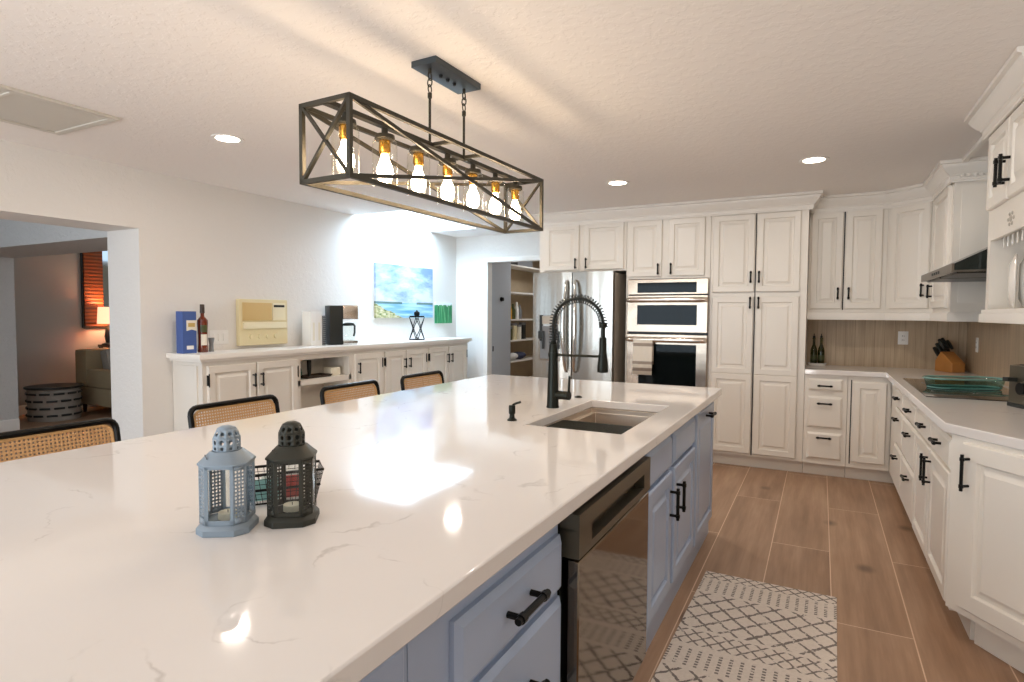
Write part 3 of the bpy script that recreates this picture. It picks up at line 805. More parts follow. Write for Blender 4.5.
# crown moulding and light rail
crown = [(0, 2.262), (.010, 2.262), (.010, 2.272), (.014, 2.276), (.014, 2.300), (.022, 2.306), (.022, 2.312), (.034, 2.322), (.056, 2.352), (.064, 2.366), (.064, 2.374), (.080, 2.380), (.080, 2.399), (0, 2.399)]
crown = [(o + .0205, z) for o, z in crown[:-1]] + [(.0205, 2.399)]
crown = [(0.0, 2.28)] + crown + [(0.0, 2.399)]
m = MB(); m.molding([(-2.62, 6.2), (-2.62, FY), (-.113, FY), (-.113, UY), (DX, UY), (UX, DYc), (UX, NY0), (RX - .003, NY0)], crown)
k = 0; 
for i in range(9):
    x = UX + .02 + i * .034; m.box(x, NY0 - .056, 2.290, x + .018, NY0 - .02, 2.312)
struct(m.build('trim_3', 'trimw'))
rail = [(0, 1.335), (.016, 1.335), (.018, 1.345), (.018, 1.385), (.010, 1.3985), (0, 1.3985)]
m = MB(); m.molding([(-.112, UY), (DX, UY), (UX, DYc), (UX, NY0), (RX - .003, NY0)], rail); struct(m.build('trim_4', 'trimw'))
# ceiling moulding on the right wall over the hood
m = MB(); m.box(.785, 3.86, 2.372, .815, 4.80, 2.3995, .004); struct(m.build('trim_5', 'trimw'))

# hood
hx0, hy0, hy1 = .60, 3.83, 4.90
M['hoodlip'] = plain('hood_lip_steel', (118, 110, 100), .3, 1)
hd = thing('range_hood', 'wedge-shaped range hood with dark sides and stainless front lip over the cooktop', 'range hood', (0, 0, 0))
m = MB()
m.M = Matrix(((0, 1, 0, 0), (1, 0, 0, 0), (0, 0, 1, 0), (0, 0, 0, 1)))
m.extx([(hx0 + .012, 1.648), (RX - .004, 1.90), (RX - .004, 1.604), (hx0 + .012, 1.604)], hy0 + .002, hy1 - .002)
m.build('canopy', 'hoodside', hd)
m = MB(); m.box(hx0, hy0, 1.603, hx0 + .012, hy1, 1.648); m.box(hx0 + .012, hy0, 1.603, RX - .005, hy0 + .0015, 1.613); m.build('lip', 'hoodlip', hd, bevel=.002)
m = MB(); m.box(hx0 + .03, hy0 + .05, 1.598, RX - .05, hy0 + .52, 1.6035); m.box(hx0 + .03, hy0 + .56, 1.598, RX - .05, hy1 - .05, 1.6035); m.build('filter', 'gun', hd)
m = MB()
for k in range(4): m.box(hx0 - .004, 4.2 + k * .07, 1.617, hx0 + .001, 4.235 + k * .07, 1.632)
m.build('button', 'plastic_black', hd)

# plate-rack cabinet on the right wall, nearest the camera
QX, QY1, QY0 = .735, 3.77, 2.93
q = thing('hanging_cabinet', 'white plate-rack cabinet with doors above and crown, on right wall', 'cabinet', (QX, QY1, 0), R(-90))
qw = QY1 - QY0; qd = RX - QX - .008
m = MB()
m.box(0, 0, 1.86, qw, qd, TOP)                                # cupboard
m.box(0, 0, 1.40, .05, qd, 1.86); m.box(qw - .05, 0, 1.40, qw, qd, 1.86)
m.box(.05, qd - .012, 1.40, qw - .05, qd, 1.86); m.box(0, 0, 1.385, qw, qd, 1.40)
m.build('body', 'white', q)
m = MB(); m.box(.05, .0, 1.745, qw - .05, .018, 1.86); ap = m.build('apron', 'white', q)
m = MB()
for cx in (.405,):
    for a in range(0, 360, 60):
        m.ball((cx + .042 * math.cos(R(a)), -.001, 1.805 + .026 * math.sin(R(a))), .0085, (1.3, .5, 1), 10)
    m.ball((cx, -.001, 1.805), .014, (1.2, .5, 1), 12)
m.build('carved_rosette', 'darksteel', ap)
m = MB(); m.molding([(0, 0), (0, 0)], rail) if False else None
m.box(-.02, -.022, 1.34, qw + .02, qd - .002, 1.3845, .006); m.box(-.012, -.014, 1.3845, qw + .012, 0, 1.405, .003); m.build('base_moulding', 'trimw', q)
front(q, .03, .392, 1.895, 2.262, .362, 2.02, ln=.13, r=.0075, toff=.034); front(q, .41, .80, 1.895, 2.262, .44, 2.02, ln=.13, r=.0075, toff=.034)
m = MB()
for k in range(9):
    x = .16 + k * .075; m.cyl((x, .30, 1.402), (x, .30, 1.86), .005, seg=8); m.cyl((x, .03, 1.70), (x, .03, 1.86), .004, seg=8)
m.build('rack_rods', 'white', q)
m = MB(); m.molding([(RX - .012, QY1), (QX, QY1), (QX, QY0)], crown); struct(m.build('trim_7', 'trimw'))
pl0 = None
plate_lab = ['white dinner plate standing in the rack, leftmost and frontmost of the row', 'white dinner plate standing second from the front of the row', 'white dinner plate standing third from the front of the row', 'white dinner plate standing at the wall end of the row']
for k in range(4):
    if k == 0:
        m = MB(); m.lathe([(.001, 0), (.08, 0), (.09, .004), (.126, .020), (.130, .025), (.128, .028), (.087, .012), (.001, .009)], seg=40)
        pl0 = m.build('dinner_plate', 'porcelain'); o = pl0
    else: o = pl0.copy(); COL.objects.link(o)
    o.rotation_euler = (0, R(90), R(-13)); o.location = (QX + .034 + .038 * k, QY1 - .25, 1.4005 + .131)
    tag(o, plate_lab[k], 'plate', 'white plates in the rack')

# ------------------------------------------------------------------ things on the right-hand counter
ct = thing('cooktop', 'black glass electric cooktop set in the white counter under the hood', 'cooktop', (0, 0, T))
m = MB(); m.box(.535, 4.02, .0005, 1.045, 5.10, .006, .002); m.build('glass_top', 'cooktop', ct)
m = MB()
for x, y, r_ in ((.70, 4.30, .10), (.90, 4.30, .08), (.70, 4.80, .085), (.90, 4.80, .10)):
    m.lathe([(r_, .0062), (r_ + .004, .0064), (r_ + .004, .0062)], (x, y, 0), 36, cap=False)
m.build('burner_rings', 'plastic_grey', ct)
# oblong glass baking dish
gp = thing('baking_dish', 'long glass baking dish with green-tinted edges standing on the cooktop', 'baking dish', (.80, 4.57, T + .0066), R(20))
def stadium(L, Wd, n=10):
    p = []
    for a in range(n + 1): p.append((L / 2 - Wd / 2 + Wd / 2 * math.cos(-PI / 2 + PI * a / n), Wd / 2 * math.sin(-PI / 2 + PI * a / n)))
    for a in range(n + 1): p.append((-L / 2 + Wd / 2 + Wd / 2 * math.cos(PI / 2 + PI * a / n), Wd / 2 * math.sin(PI / 2 + PI * a / n)))
    return p
def srings(spec): return [[(x, y, z) for x, y in stadium(L, Wd)] for L, Wd, z in spec]
m = MB(); m.rings(srings([(.40, .17, .003), (.41, .18, .008), (.44, .205, .058)]), cap=False); m.rings(srings([(.40, .17, .003), (.39, .16, .0045)])); m.build('body', 'teal', gp)
m = MB(); m.rings(srings([(.44, .205, .058), (.456, .221, .060), (.458, .223, .066), (.44, .205, .068), (.43, .195, .062)]), cap=False); m.build('rim', 'tealware', gp)
m = MB(); m.tube([(x, y, .0075) for x, y in stadium(.40, .17)][:-1], .0062, 6, closed=True); m.build('foot_ring', 'tealware', gp)
for s_ in (1,):
    m = MB(); m.box(s_ * .215, -.045, .054, s_ * .262, .045, .066, .004); m.build('handle', 'tealware', gp)
# knife block
kb = thing('knife_block', 'wooden knife block full of black-handled knives in the counter corner', 'knife block', (.945, 5.98, T), R(-150))
m = MB(); m.extx([(-.085, 0.0), (.10, 0.0), (.10, .075), (-.025, .165), (-.085, .085)], -.055, .055); m.build('block', 'knifewood', kb, bevel=.004)
for k in range(9):
    i, j = k % 3, k // 3
    m = MB(); a = Vector((-.032 + .032 * i, -.066 + .026 * j, .118 + .035 * j)); dr_ = Vector((0, -.66, .75)); L = .085 + .012 * ((k * 5) % 3)
    m.tube([a, a + dr_ * .02, a + dr_ * L * .6, a + dr_ * L], .010, 8, radii=[.011, .014, .015, .012]); m.build('knife_handle', 'plastic_black', kb)
# toaster at the frame edge
to = thing('toaster', 'stainless toaster with black knob and lever at the near end of counter', 'toaster', (.985, 3.80, T), R(110))
m = MB(); m.box(-.085, -.098, .018, .085, .098, .215, .02); m.build('shell', 'steel2', to)
m = MB(); m.box(-.08, .098, .02, .08, .106, .21, .004); fp = m.build('end_panel', 'dwtrim', to)
m = MB(); m.box(-.088, -.1, 0, .088, .108, .02, .006); m.build('base', 'plastic_black', to)
m = MB()
for x in (-.035, .035): MB().box(x - .014, -.08, .2135, x + .014, .08, .2165).build('slot', 'plastic_black', to)
m.cyl((-.03, .106, .10), (-.03, .128, .10), .03, seg=20); m.build('knob', 'black', to)
MB().lathe([(.036, 0), (.038, .003), (.036, .006), (.031, .006)], seg=24, cap=False).build('dial_ring', 'chrome', to)
dr_ = [x for x in bpy.data.objects if x.name.startswith('dial_ring')][0]; dr_.rotation_euler = (R(-90), 0, 0); dr_.location = (-.03, .106, .10)
MB().box(.02, .106, .13, .06, .15, .15, .004).build('lever', 'plastic_black', to)
# oil bottles on a tray by the pantry
m = MB(); m.rings([[(x, y, z) for x, y in stadium(L, W2)] for L, W2, z in ((.13, .09, 0), (.155, .11, .016), (.162, .117, .022), (.150, .105, .022), (.128, .088, .005))])
o = m.build('tray', 'porcelain'); o.location = (-.022, 6.10, T); tag(o, 'small white oval tray holding two oil bottles by the pantry', 'tray')
for k, (x, lb) in enumerate(((-.052, 'slim green glass oil bottle, the one beside the pantry wall'), (.008, 'slim green glass oil bottle, the right one on the white tray'))):
    if k == 0:
        b0 = thing('oil_bottle', lb, 'bottle', (x, 6.10, T + .0055), 0, 'oil bottles on the tray')
        MB().lathe([(.001, 0), (.026, 0), (.028, .006), (.028, .13), (.022, .155), (.011, .185), (.010, .235), (.0125, .238), (.0125, .245)], seg=20).build('body', 'bottlegreen', b0)
        MB().lathe([(.001, .003), (.024, .003), (.025, .008), (.025, .115), (.001, .116)], seg=20).build('contents', 'olive', b0)
        MB().lathe([(.0105, .245), (.0105, .262), (.004, .268), (.004, .285)], seg=12).build('stopper', 'gun', b0)
        MB().lathe([(.0284, .04), (.0288, .042), (.0288, .09), (.0284, .092)], seg=20, cap=False).build('label', 'olive', b0)
    else:
        b = copy_tree(b0); b.location = (x, 6.10, T + .0055); b['label'] = lb
def outlet(name, loc, rz, label, cat, n=1, kind='outlet'):
    t = thing(name, label, cat, loc, rz)
    w2 = .038 + .023 * (n - 1)
    MB().box(-w2, -.006, -.058, w2, -.0005, .058, .003).build('cover_plate', 'plasticw', t)
    for k in range(n):
        x = (k - (n - 1) / 2) * .046
        if kind == 'outlet':
            m = MB(); m.box(x - .017, -.009, -.034, x + .017, -.006, .034, .002); rc = m.build('receptacle', 'plasticw', t)
            m = MB()
            for z in (-.018, .018):
                m.box(x - .008, -.0096, z - .006, x - .005, -.009, z + .006); m.box(x + .005, -.0096, z - .006, x + .008, -.009, z + .006)
            m.build('slots', 'gap', rc)
        else:
            m = MB(); m.box(x - .014, -.012, -.03, x + .014, -.006, .03, .002); m.build('rocker', 'plasticw', t)
outlet('wall_outlet', (.643, 6.2004, 1.178), 0, 'white outlet plate on the tiled back wall above the counter', 'outlet')
outlet('wall_outlet', (RX - .0068, 5.80, 1.147), R(-90), 'white outlet plate on the tiled right wall beside knife block', 'outlet')
outlet('light_switch', (LX + .0004, 3.20, 1.165), R(90), 'white three-gang switch plate on the wall beside the intercom', 'light switch', 3, 'switch')

# rug
o = MB().box(-.305, -1.5, 0, .305, 0, .007, .002).build('floor_runner', 'rug'); o.location = (-.203, 3.222, .0006); o.rotation_euler = (0, 0, R(-1))
tag(o, 'cream woven rug with dark trellis pattern on the floor beside the island', 'rug')

# ------------------------------------------------------------------ sideboard along the left wall (fronts face +X, local x runs along +Y)
SBX, SB0, SB1, SBT = -4.045, 2.80, 6.50, 1.058
sb = thing('sideboard', 'long off-white sideboard with doors and open shelves along the left wall', 'sideboard', (SBX, SB0, 0), R(90))
L_ = SB1 - SB0; dp_ = SBX - LX - .003
m = MB()
oa, ob = .90, 1.565                                           # open shelf bay
m.box(0, 0, .10, oa, dp_, 1.0); m.box(ob, 0, .10, L_, dp_, 1.0)
m.box(oa, dp_ - .015, .10, ob, dp_, 1.0); m.box(oa, 0, .955, ob, dp_ - .015, 1.0); m.box(oa, 0, .725, ob, dp_ - .015, .775); m.box(oa, 0, .10, ob, dp_ - .015, .15)
m.box(oa, 0, .15, oa + .03, dp_ - .015, .955); m.box(ob - .03, 0, .15, ob, dp_ - .015, .955)
m.build('body', 'side', sb)
MB().box(.03, .03, 0, L_ - .03, dp_, .10).build('plinth', 'side', sb)
m = MB(); m.box(-.05, -.045, 1.02, L_ + .04, dp_ + .001, SBT, .006); m.box(-.025, -.022, 1.0, L_ + .015, dp_, 1.02, .004); m.build('top', 'trimw', sb)
m = MB(); m.box(-.012, .05, .12, 0, dp_ - .03, .97, .003); m.build('end_panel', 'side', sb)
dsp = [(.035, .455, .425, 'r', .04), (.470, .885, .50, 'l', .885), (1.605, 2.005, 1.64, 'l', 2.005), (2.055, 2.40, 2.365, 'r', 2.055), (2.415, 2.775, 2.45, 'l', 2.775), (2.84, 3.235, 3.205, 'r', 2.84), (3.255, 3.655, 3.285, 'l', 3.655)]
for a, b, h, sd_, hg in dsp:
    d = MB().door(a, .15, b, .968, 0, .02, .055).build('door', 'side', sb)
    pull(d, h, .83, -.02, .11, True, .007, .03)
    m = MB()
    for z in (.24, .86): m.box(hg - .006, -.022, z - .04, hg + .006, -.001, z + .04, .002); m.cyl((hg, -.023, z - .05), (hg, -.023, z + .05), .0045, seg=8)
    m.build('hinge', 'black', d)
def sbp(y, dx=0): return (-4.215 + dx, y, SBT)
# things inside the open shelf
SH = .775
def small(m, name, mat, loc, label, cat, **k):
    o = m.build(name, mat, **k); o.location = loc; return tag(o, label, cat)
m = MB(); m.lathe([(.001, 0), (.04, 0), (.048, .01), (.05, .06), (.04, .095), (.03, .105), (.028, .1), (.036, .09), (.044, .06), (.042, .012), (.001, .006)], seg=20)
small(m, 'glass_jar', 'teal', (-4.15, 3.782, SH), 'round glass jar at the left of the open sideboard shelf', 'jar')
m = MB(); m.box(-.05, -.06, 0, .05, .06, .075, .006); small(m, 'storage_box', 'wax', (-4.15, 4.215, SH), 'small cream box at the right of the open sideboard shelf', 'box')
m = MB(); m.rings([rect(-.07, -.14, .07, .14, 0), rect(-.085, -.155, .085, .155, .022), rect(-.078, -.148, .078, .148, .022), rect(-.065, -.135, .065, .135, .006)]); small(m, 'serving_tray', 'darkwood', (-4.15, 3.985, SH), 'dark wooden tray lying on the open sideboard shelf', 'tray')
m = MB(); m.cyl((0, 0, .02), (0, 0, .075), .016, .020, 12); m.cyl((0, 0, .075), (0, 0, .155), .020, .020, 12); m.cyl((0, 0, 0), (0, 0, .02), .016, .014, 12)
small(m, 'wine_opener', 'plastic_black', (-4.15, 3.93, SH + .0065), 'black upright wine opener standing on the open sideboard shelf', 'wine opener')
m.bm if False else None
m = MB(); m.lathe([(.001, 0), (.04, 0), (.042, .01), (.042, .14), (.03, .18), (.014, .21), (.013, .28), (.016, .285)], seg=20); small(m, 'glass_bottle', 'teal', (-4.13, 3.99, .15), 'blue-green glass bottle on the lower open sideboard shelf', 'bottle')

# things on the sideboard
bx = thing('gift_box', 'blue liquor gift box with cream label on the sideboard end', 'box', (-4.27, 2.832, SBT), R(90))
MB().box(-.055, -.04, 0, .055, .04, .318, .002).build('carton', 'boxblue', bx)
m = MB(); m.prism([(-.025, .17), (.015, .18), (.055, .17), (.055, .25), (-.025, .25)], 0, .0012)
m.bm.transform(Matrix.Translation((0, -.0402, 0)) @ Matrix.Rotation(R(90), 4, 'X')); m.build('label', 'label', bx)
m = MB(); m.box(-.012, -.0422, .20, .042, -.0413, .23); m.build('crest', 'gold', bx)
m = MB(); m.box(-.025, -.0415, .03, .03, -.0402, .058); m.build('band', 'paper', bx)
lq = thing('liquor_bottle', 'amber whiskey bottle with dark cap standing beside the blue box', 'bottle', (-4.27, 2.965, SBT))
lq.scale = (1, 1, 1.12)
MB().lathe([(.001, 0), (.036, 0), (.039, .006), (.034, .06), (.034, .12), (.039, .20), (.038, .225), (.02, .243), (.0135, .252), (.0135, .275)], seg=24).build('body', 'whiskey', lq)
MB().lathe([(.017, .272), (.0175, .276), (.0165, .33), (.0145, .333)], seg=18).build('cap', 'darkwood', lq)
MB().lathe([(.0375, .003), (.0397, .006), (.037, .028), (.0365, .03)], seg=24, cap=False).build('foot', 'clear', lq)
m = MB(); m.rings([[(.0352 * math.cos(a), .0352 * math.sin(a), z) for a in [R(-55 + 11 * k) for k in range(8)]] for z in (.05, .125)], closed=False, cap=False); m.build('label', 'label', lq)
m = MB(); m.rings([[(.0385 * math.cos(a), .0385 * math.sin(a), z) for a in [R(-60 + 10 * k) for k in range(9)]] for z in (.14, .19)], closed=False, cap=False); m.build('neck_band', 'olive', lq)
m = MB(); m.lathe([(.001, .0), (.02, 0), (.017, .02), (.015, .06), (.021, .09), (.023, .11), (.021, .11), (.014, .06), (.001, .03)], seg=20); small(m, 'drinking_glass', 'plastic_grey', (-4.28, 3.045, SBT), 'small grey drinking glass right of the liquor bottle', 'glass')
# intercom
ic = thing('intercom', 'old cream wall intercom with speaker cloth and row of knobs', 'intercom', (LX + .0005, 3.615, 1.085), R(90))
MB().box(-.255, -.045, 0.0, .255, 0, .40, .012).build('housing', 'cream', ic)
MB().box(-.225, -.052, .215, .075, -.045, .37, .003).build('speaker_grille', 'tan', ic)
m = MB(); m.box(.085, -.054, .215, .225, -.045, .37, .003); cpn = m.build('control_panel', 'creamlight', ic)
MB().box(.095, -.058, .333, .21, -.054, .353).build('display', 'plastic_black', cpn)
MB().box(-.225, -.068, .145, .225, -.045, .20, .006).build('ledge', 'creamlight', ic)
for k in range(4):
    x = -.14 + k * .085
    MB().cyl((x, -.045, .075), (x, -.06, .075), .021, .018, 18).build('knob', 'cream', ic)
# ring binders and notebook
for k, (y, lb) in enumerate(((4.072, 'white ring binder standing on the sideboard, farther from coffee maker'), (4.142, 'white ring binder standing on the sideboard between binder and spiral notebook'))):
    t = thing('ring_binder', lb, 'binder', (-4.27, y, SBT), R(90))
    m = MB(); m.box(-.034, -.03, 0, -.030, .08, .325); m.box(.030, -.03, 0, .034, .08, .325); m.box(-.034, -.034, 0, .034, -.03, .325); m.build('cover', 'plasticw', t)
    MB().box(-.029, -.029, .006, .029, .075, .31).build('pages', 'paper', t)
    MB().box(-.012, -.0346, .05, .012, -.0338, .22).build('spine_label', 'label', t)
t = thing('spiral_notebook', 'grey spiral-bound notebook standing against the coffee maker', 'notebook', (-4.27, 4.192, SBT), R(90))
MB().box(-.014, -.05, 0, .014, .10, .285, .002).build('pages', 'plastic_grey', t)
m = MB()
for k in range(14): m.tube([(.017 * math.cos(a), -.05 + .012 * math.sin(a), .02 + k * .019) for a in [2 * PI * i / 10 for i in range(10)]], .0022, 5, closed=True)
m.build('spiral', 'gun', t)
# coffee maker, turned towards the window end
cm = thing('coffee_maker', 'black and silver drip coffee maker with glass carafe on the sideboard', 'coffee maker', (-4.22, 4.435, SBT), R(150))
MB().box(-.09, .02, 0, .09, .15, .385, .012).build('tower', 'plastic_black', cm)
m = MB(); m.box(-.09, -.125, .0, .09, .02, .04, .008); m.build('hot_plate', 'chrome', cm)
m = MB(); m.box(-.092, -.13, .25, .092, .02, .39, .012); hh = m.build('brew_head', 'bright', cm)
MB().box(-.07, -.1325, .285, .07, -.13, .36).build('panel', 'plastic_grey', hh)
m = MB(); m.lathe([(.001, .042), (.058, .042), (.068, .06), (.07, .10), (.06, .15), (.048, .18), (.05, .195)], (0, -.055, 0), 24); cf = m.build('carafe', 'clear', cm)
m = MB(); m.lathe([(.053, .185), (.053, .205), (.03, .215), (.001, .216)], (0, -.055, 0), 24); m.build('lid', 'plastic_black', cf)
m = MB(); m.tube([(-.045, -.06, .2), (-.095, -.075, .205), (-.118, -.085, .185), (-.115, -.085, .12), (-.105, -.08, .085)], .0095, 8); m.build('handle', 'plastic_black', cf)
# x-frame candle holder
ch = thing('candle_holder', 'black metal X-sided candle stand in front of the seascape', 'candle holder', (-4.20, 5.63, SBT))
h_ = .272; a_ = .062
m = MB()
for z, s_ in ((.006, 1.0), (h_, .92)):
    p = [(-a_ * s_, -a_ * s_, z), (a_ * s_, -a_ * s_, z), (a_ * s_, a_ * s_, z), (-a_ * s_, a_ * s_, z)]
    for i in range(4): m.bar(p[i], p[(i + 1) % 4], .012)
for i in range(4):
    ang = i * PI / 2; rot = Matrix.Rotation(ang, 4, 'Z')
    for s_ in (1, -1):
        pts = [rot @ Vector((s_ * a_ * (1 - 2 * u) * (1 if abs(1 - 2 * u) > .3 else .75), -a_ * .98, .006 + (h_ - .012) * u)) for u in [k / 8 for k in range(9)]]
        m.tube([(p.x, p.y, p.z) for p in pts], .005, 6)
m.build('stand', 'black', ch)
MB().box(-a_, -a_, h_ + .004, a_, a_, h_ + .012).build('top_plate', 'black', ch)
MB().lathe([(.001, h_ + .012), (.028, h_ + .012), (.034, h_ + .03), (.032, h_ + .055), (.02, h_ + .06), (.008, h_ + .07), (.006, h_ + .078)], seg=16).build('candle_cup', 'black', ch)
# pictures
pt = tag(MB().box(0, 0, 0, .028, 1.078, .612).build('canvas_painting', 'painting'), 'large seascape canvas with clouds and blue water hung on left wall', 'painting'); pt.location = (LX + .001, 5.113, 1.318)
ptl = tag(MB().box(0, 0, 0, .024, .37, .268).build('canvas_painting', 'leafart'), 'small canvas of green leaf blades hung right of the seascape', 'painting'); ptl.location = (LX + .001, 6.27, 1.243)

# ------------------------------------------------------------------ lanterns and basket on the island
def lantern(loc, rz, mat, label, k):
    t = thing('candle_lantern', label, 'lantern', loc, rz)
    A, c = .0465 * k, .0192 * k                              # half width, chamfer
    def octo(a, cc): return [(-a + cc, -a), (a - cc, -a), (a, -a + cc), (a, a - cc), (a - cc, a), (-a + cc, a), (-a, a - cc), (-a, -a + cc)]
    z0, z1, z2 = .022 * k, .142 * k, .168 * k
    m = MB()
    def rr(a, cc, z): return [(x, y, z) for x, y in octo(a, cc)]
    m.rings([rr(A + .0065 * k, c + .003 * k, 0), rr(A + .0065 * k, c + .003 * k, .012 * k), rr(A + .001 * k, c + .0005 * k, .019 * k), rr(A - .002 * k, c, z0)])
    m.build('base', mat, t, bevel=.001)
    # panes on the four broad sides, pierced sheet on the four chamfers
    O = octo(A, c); zz = z1 - z0
    fm = MB()
    for i in range(8):
        p, q_ = Vector(O[i] + (0,)), Vector(O[(i + 1) % 8] + (0,)); u = (q_ - p); wd = u.length; u.normalize(); n = Vector((u.y, -u.x, 0))
        if i % 2 == 0:                                     # broad side: frame round a glass pane
            b = .006 * k
            for s0, s1 in ((0, b), (wd - b, wd)): fm.rings([[p + u * s0 + Vector((0, 0, z0)), p + u * s1 + Vector((0, 0, z0)), p + u * s1 - n * .002 + Vector((0, 0, z0)), p + u * s0 - n * .002 + Vector((0, 0, z0))], [p + u * s0 + Vector((0, 0, z1)), p + u * s1 + Vector((0, 0, z1)), p + u * s1 - n * .002 + Vector((0, 0, z1)), p + u * s0 - n * .002 + Vector((0, 0, z1))]])
            for s0, s1 in ((z0, z0 + b * 1.6), (z1 - b, z1)): fm.rings([[p + Vector((0, 0, s0)), q_ + Vector((0, 0, s0)), q_ - n * .002 + Vector((0, 0, s0)), p - n * .002 + Vector((0, 0, s0))], [p + Vector((0, 0, s1)), q_ + Vector((0, 0, s1)), q_ - n * .002 + Vector((0, 0, s1)), p - n * .002 + Vector((0, 0, s1))]])
            g_ = MB(); g_.quad(p + u * b - n * .001 + Vector((0, 0, z0 + b)), p + u * (wd - b) - n * .001 + Vector((0, 0, z0 + b)), p + u * (wd - b) - n * .001 + Vector((0, 0, z1 - b)), p + u * b - n * .001 + Vector((0, 0, z1 - b)))
            g_.build('pane', 'pane', t)
        else:
            g_ = MB(); e = .003 * k
            g_.pierced(p + u * e + Vector((0, 0, z0 + .012 * k)), u, Vector((0, 0, 1)), wd - 2 * e, zz - .02 * k, 3, 13, .0044 * k, .0050 * k)
            for s0, s1, a_, b_ in ((0, e, z0, z1), (wd - e, wd, z0, z1), (e, wd - e, z0, z0 + .012 * k), (e, wd - e, z1 - .008 * k, z1)): g_.quad(p + u * s0 + Vector((0, 0, a_)), p + u * s1 + Vector((0, 0, a_)), p + u * s1 + Vector((0, 0, b_)), p + u * s0 + Vector((0, 0, b_)))
            g_.build('pierced_panel', mat, t, solid=.0008)
    fm.build('pane_frame', mat, t)
    m = MB(); m.rings([rr(A + .003 * k, c + .002 * k, z1), rr(A + .003 * k, c + .002 * k, z1 + .004 * k), rr(.029 * k, .0145 * k, z2), rr(.027 * k, .0135 * k, z2)], cap=False); m.build('roof', mat, t, bevel=.0006)
    # chimney cap with slots and holes
    m = MB(); a1 = .0275 * k; a2 = .0275 * k; a3 = .019 * k; z3, z4 = z2 + .026 * k, z2 + .045 * k
    n_ = 10
    for i in range(n_):
        p0, p1 = 2 * PI * i / n_, 2 * PI * (i + 1) / n_
        def P(r_, a, z): return Vector((r_ * math.cos(a), r_ * math.sin(a), z))
        b0, b1 = P(a1, p0, z2), P(a1, p1, z2); u = b1 - b0; wd = u.length; u.normalize()
        m.pierced(b0, u, Vector((0, 0, 1)), wd, (z3 - z2) * .45, 1, 1, .007 * k, .008 * k)
        m.pierced(b0 + Vector((0, 0, (z3 - z2) * .45)), u, Vector((0, 0, 1)), wd, (z3 - z2) * .55, 1, 1, .008 * k, .011 * k)
        # sloping band with round hole
        t0, t1 = P(a3, p0, z4), P(a3, p1, z4); c0, c1 = P(a1, p0, z3), P(a1, p1, z3); mid = (t0 + t1 + c0 + c1) / 4
        uu = (c1 - c0).normalized(); vv = ((t0 + t1) / 2 - (c0 + c1) / 2).normalized()
        ring = [m.v(mid + uu * .0042 * k * math.cos(2 * PI * j / 8) + vv * .0045 * k * math.sin(2 * PI * j / 8)) for j in range(8)]
        V = [m.v(x) for x in (c0, c1, t1, t0)]
        idx = ((5, 6, 7), (7, 0, 1), (1, 2, 3), (3, 4, 5))
        for s_, (x, y) in enumerate(((0, 1), (1, 2), (2, 3), (3, 0))):
            i0, i1, i2 = idx[s_]
            m.bm.faces.new((V[x], V[y], ring[i2], ring[i1], ring[i0]))
    bmesh.ops.remove_doubles(m.bm, verts=m.bm.verts, dist=1e-5)
    m.rings([[(a3 * math.cos(2 * PI * i / n_), a3 * math.sin(2 * PI * i / n_), z4) for i in range(n_)], [(a3 * .5 * math.cos(2 * PI * i / n_), a3 * .5 * math.sin(2 * PI * i / n_), z4 + .005 * k) for i in range(n_)], [(.001 * math.cos(2 * PI * i / n_), .001 * math.sin(2 * PI * i / n_), z4 + .006 * k) for i in range(n_)]], cap=False)
    m.build('chimney_cap', mat, t, solid=.0008)
    # wire bail resting on the roof
    m = MB(); m.tube([(-A * .85, -.012 * k, z1 + .008 * k), (-A * .75, -A * .5, z2 - .006 * k), (-.5 * A, -A * .92, z2 - .01 * k), (0, -A * 1.0, z2 - .012 * k)][:3] , .001, 6); m.build('wire_bail', 'gun', t)
    m = MB(); m.lathe([(.001, z0 + .0005), (.019 * k, z0 + .0005), (.019 * k, z0 + .014 * k), (.015 * k, z0 + .012 * k), (.002, z0 + .012 * k)], seg=20); cd = m.build('tealight', 'wax', t)
    MB().cyl((0, 0, z0 + .011 * k), (0, 0, z0 + .018 * k), .0008, seg=6).build('wick', 'gap', cd)
    return t
lantern((-1.097, .812, T), R(-57 + 90), 'lgrey', 'pale grey metal candle lantern with pierced corners on the island', 1.0)
lantern((-1.018, .912, T), R(-57 + 90 + 5), 'ldark', 'charcoal metal candle lantern with pierced corners on the island', 1.0)
# wire basket with leaflets
wb = thing('wire_basket', 'black wire basket holding papers behind the two lanterns', 'basket', (-1.150, 1.005, T), R(52))
bw, bd, bh = .088, .042, .076
m = MB()
def rc(a, b, z): return [(-a, -b, z), (a, -b, z), (a, b, z), (-a, b, z)]
lo, mi, hi = rc(bw - .016, bd - .012, .004), rc(bw - .008, bd - .006, bh * .5), rc(bw, bd, bh)
for q_, r_ in ((lo, .0022), (mi, .0032), (hi, .0035)): m.tube(q_, r_, 6, closed=True)
for sA in range(4):
    a, b, c, d = Vector(lo[sA]), Vector(lo[(sA + 1) % 4]), Vector(hi[sA]), Vector(hi[(sA + 1) % 4]); n_ = 12 if sA % 2 == 0 else 6
    for i in range(n_ + 1): m.cyl(a.lerp(b, i / n_), c.lerp(d, i / n_), .0008, seg=5)
    for j in (1, 2, 4, 5): m.cyl(a.lerp(c, j / 6), b.lerp(d, j / 6), .0008, seg=5)
for i in range(9): m.cyl(Vector(lo[0]).lerp(Vector(lo[1]), i / 8), Vector(lo[3]).lerp(Vector(lo[2]), i / 8), .0008, seg=5)
m.build('wire_frame', 'black', wb)
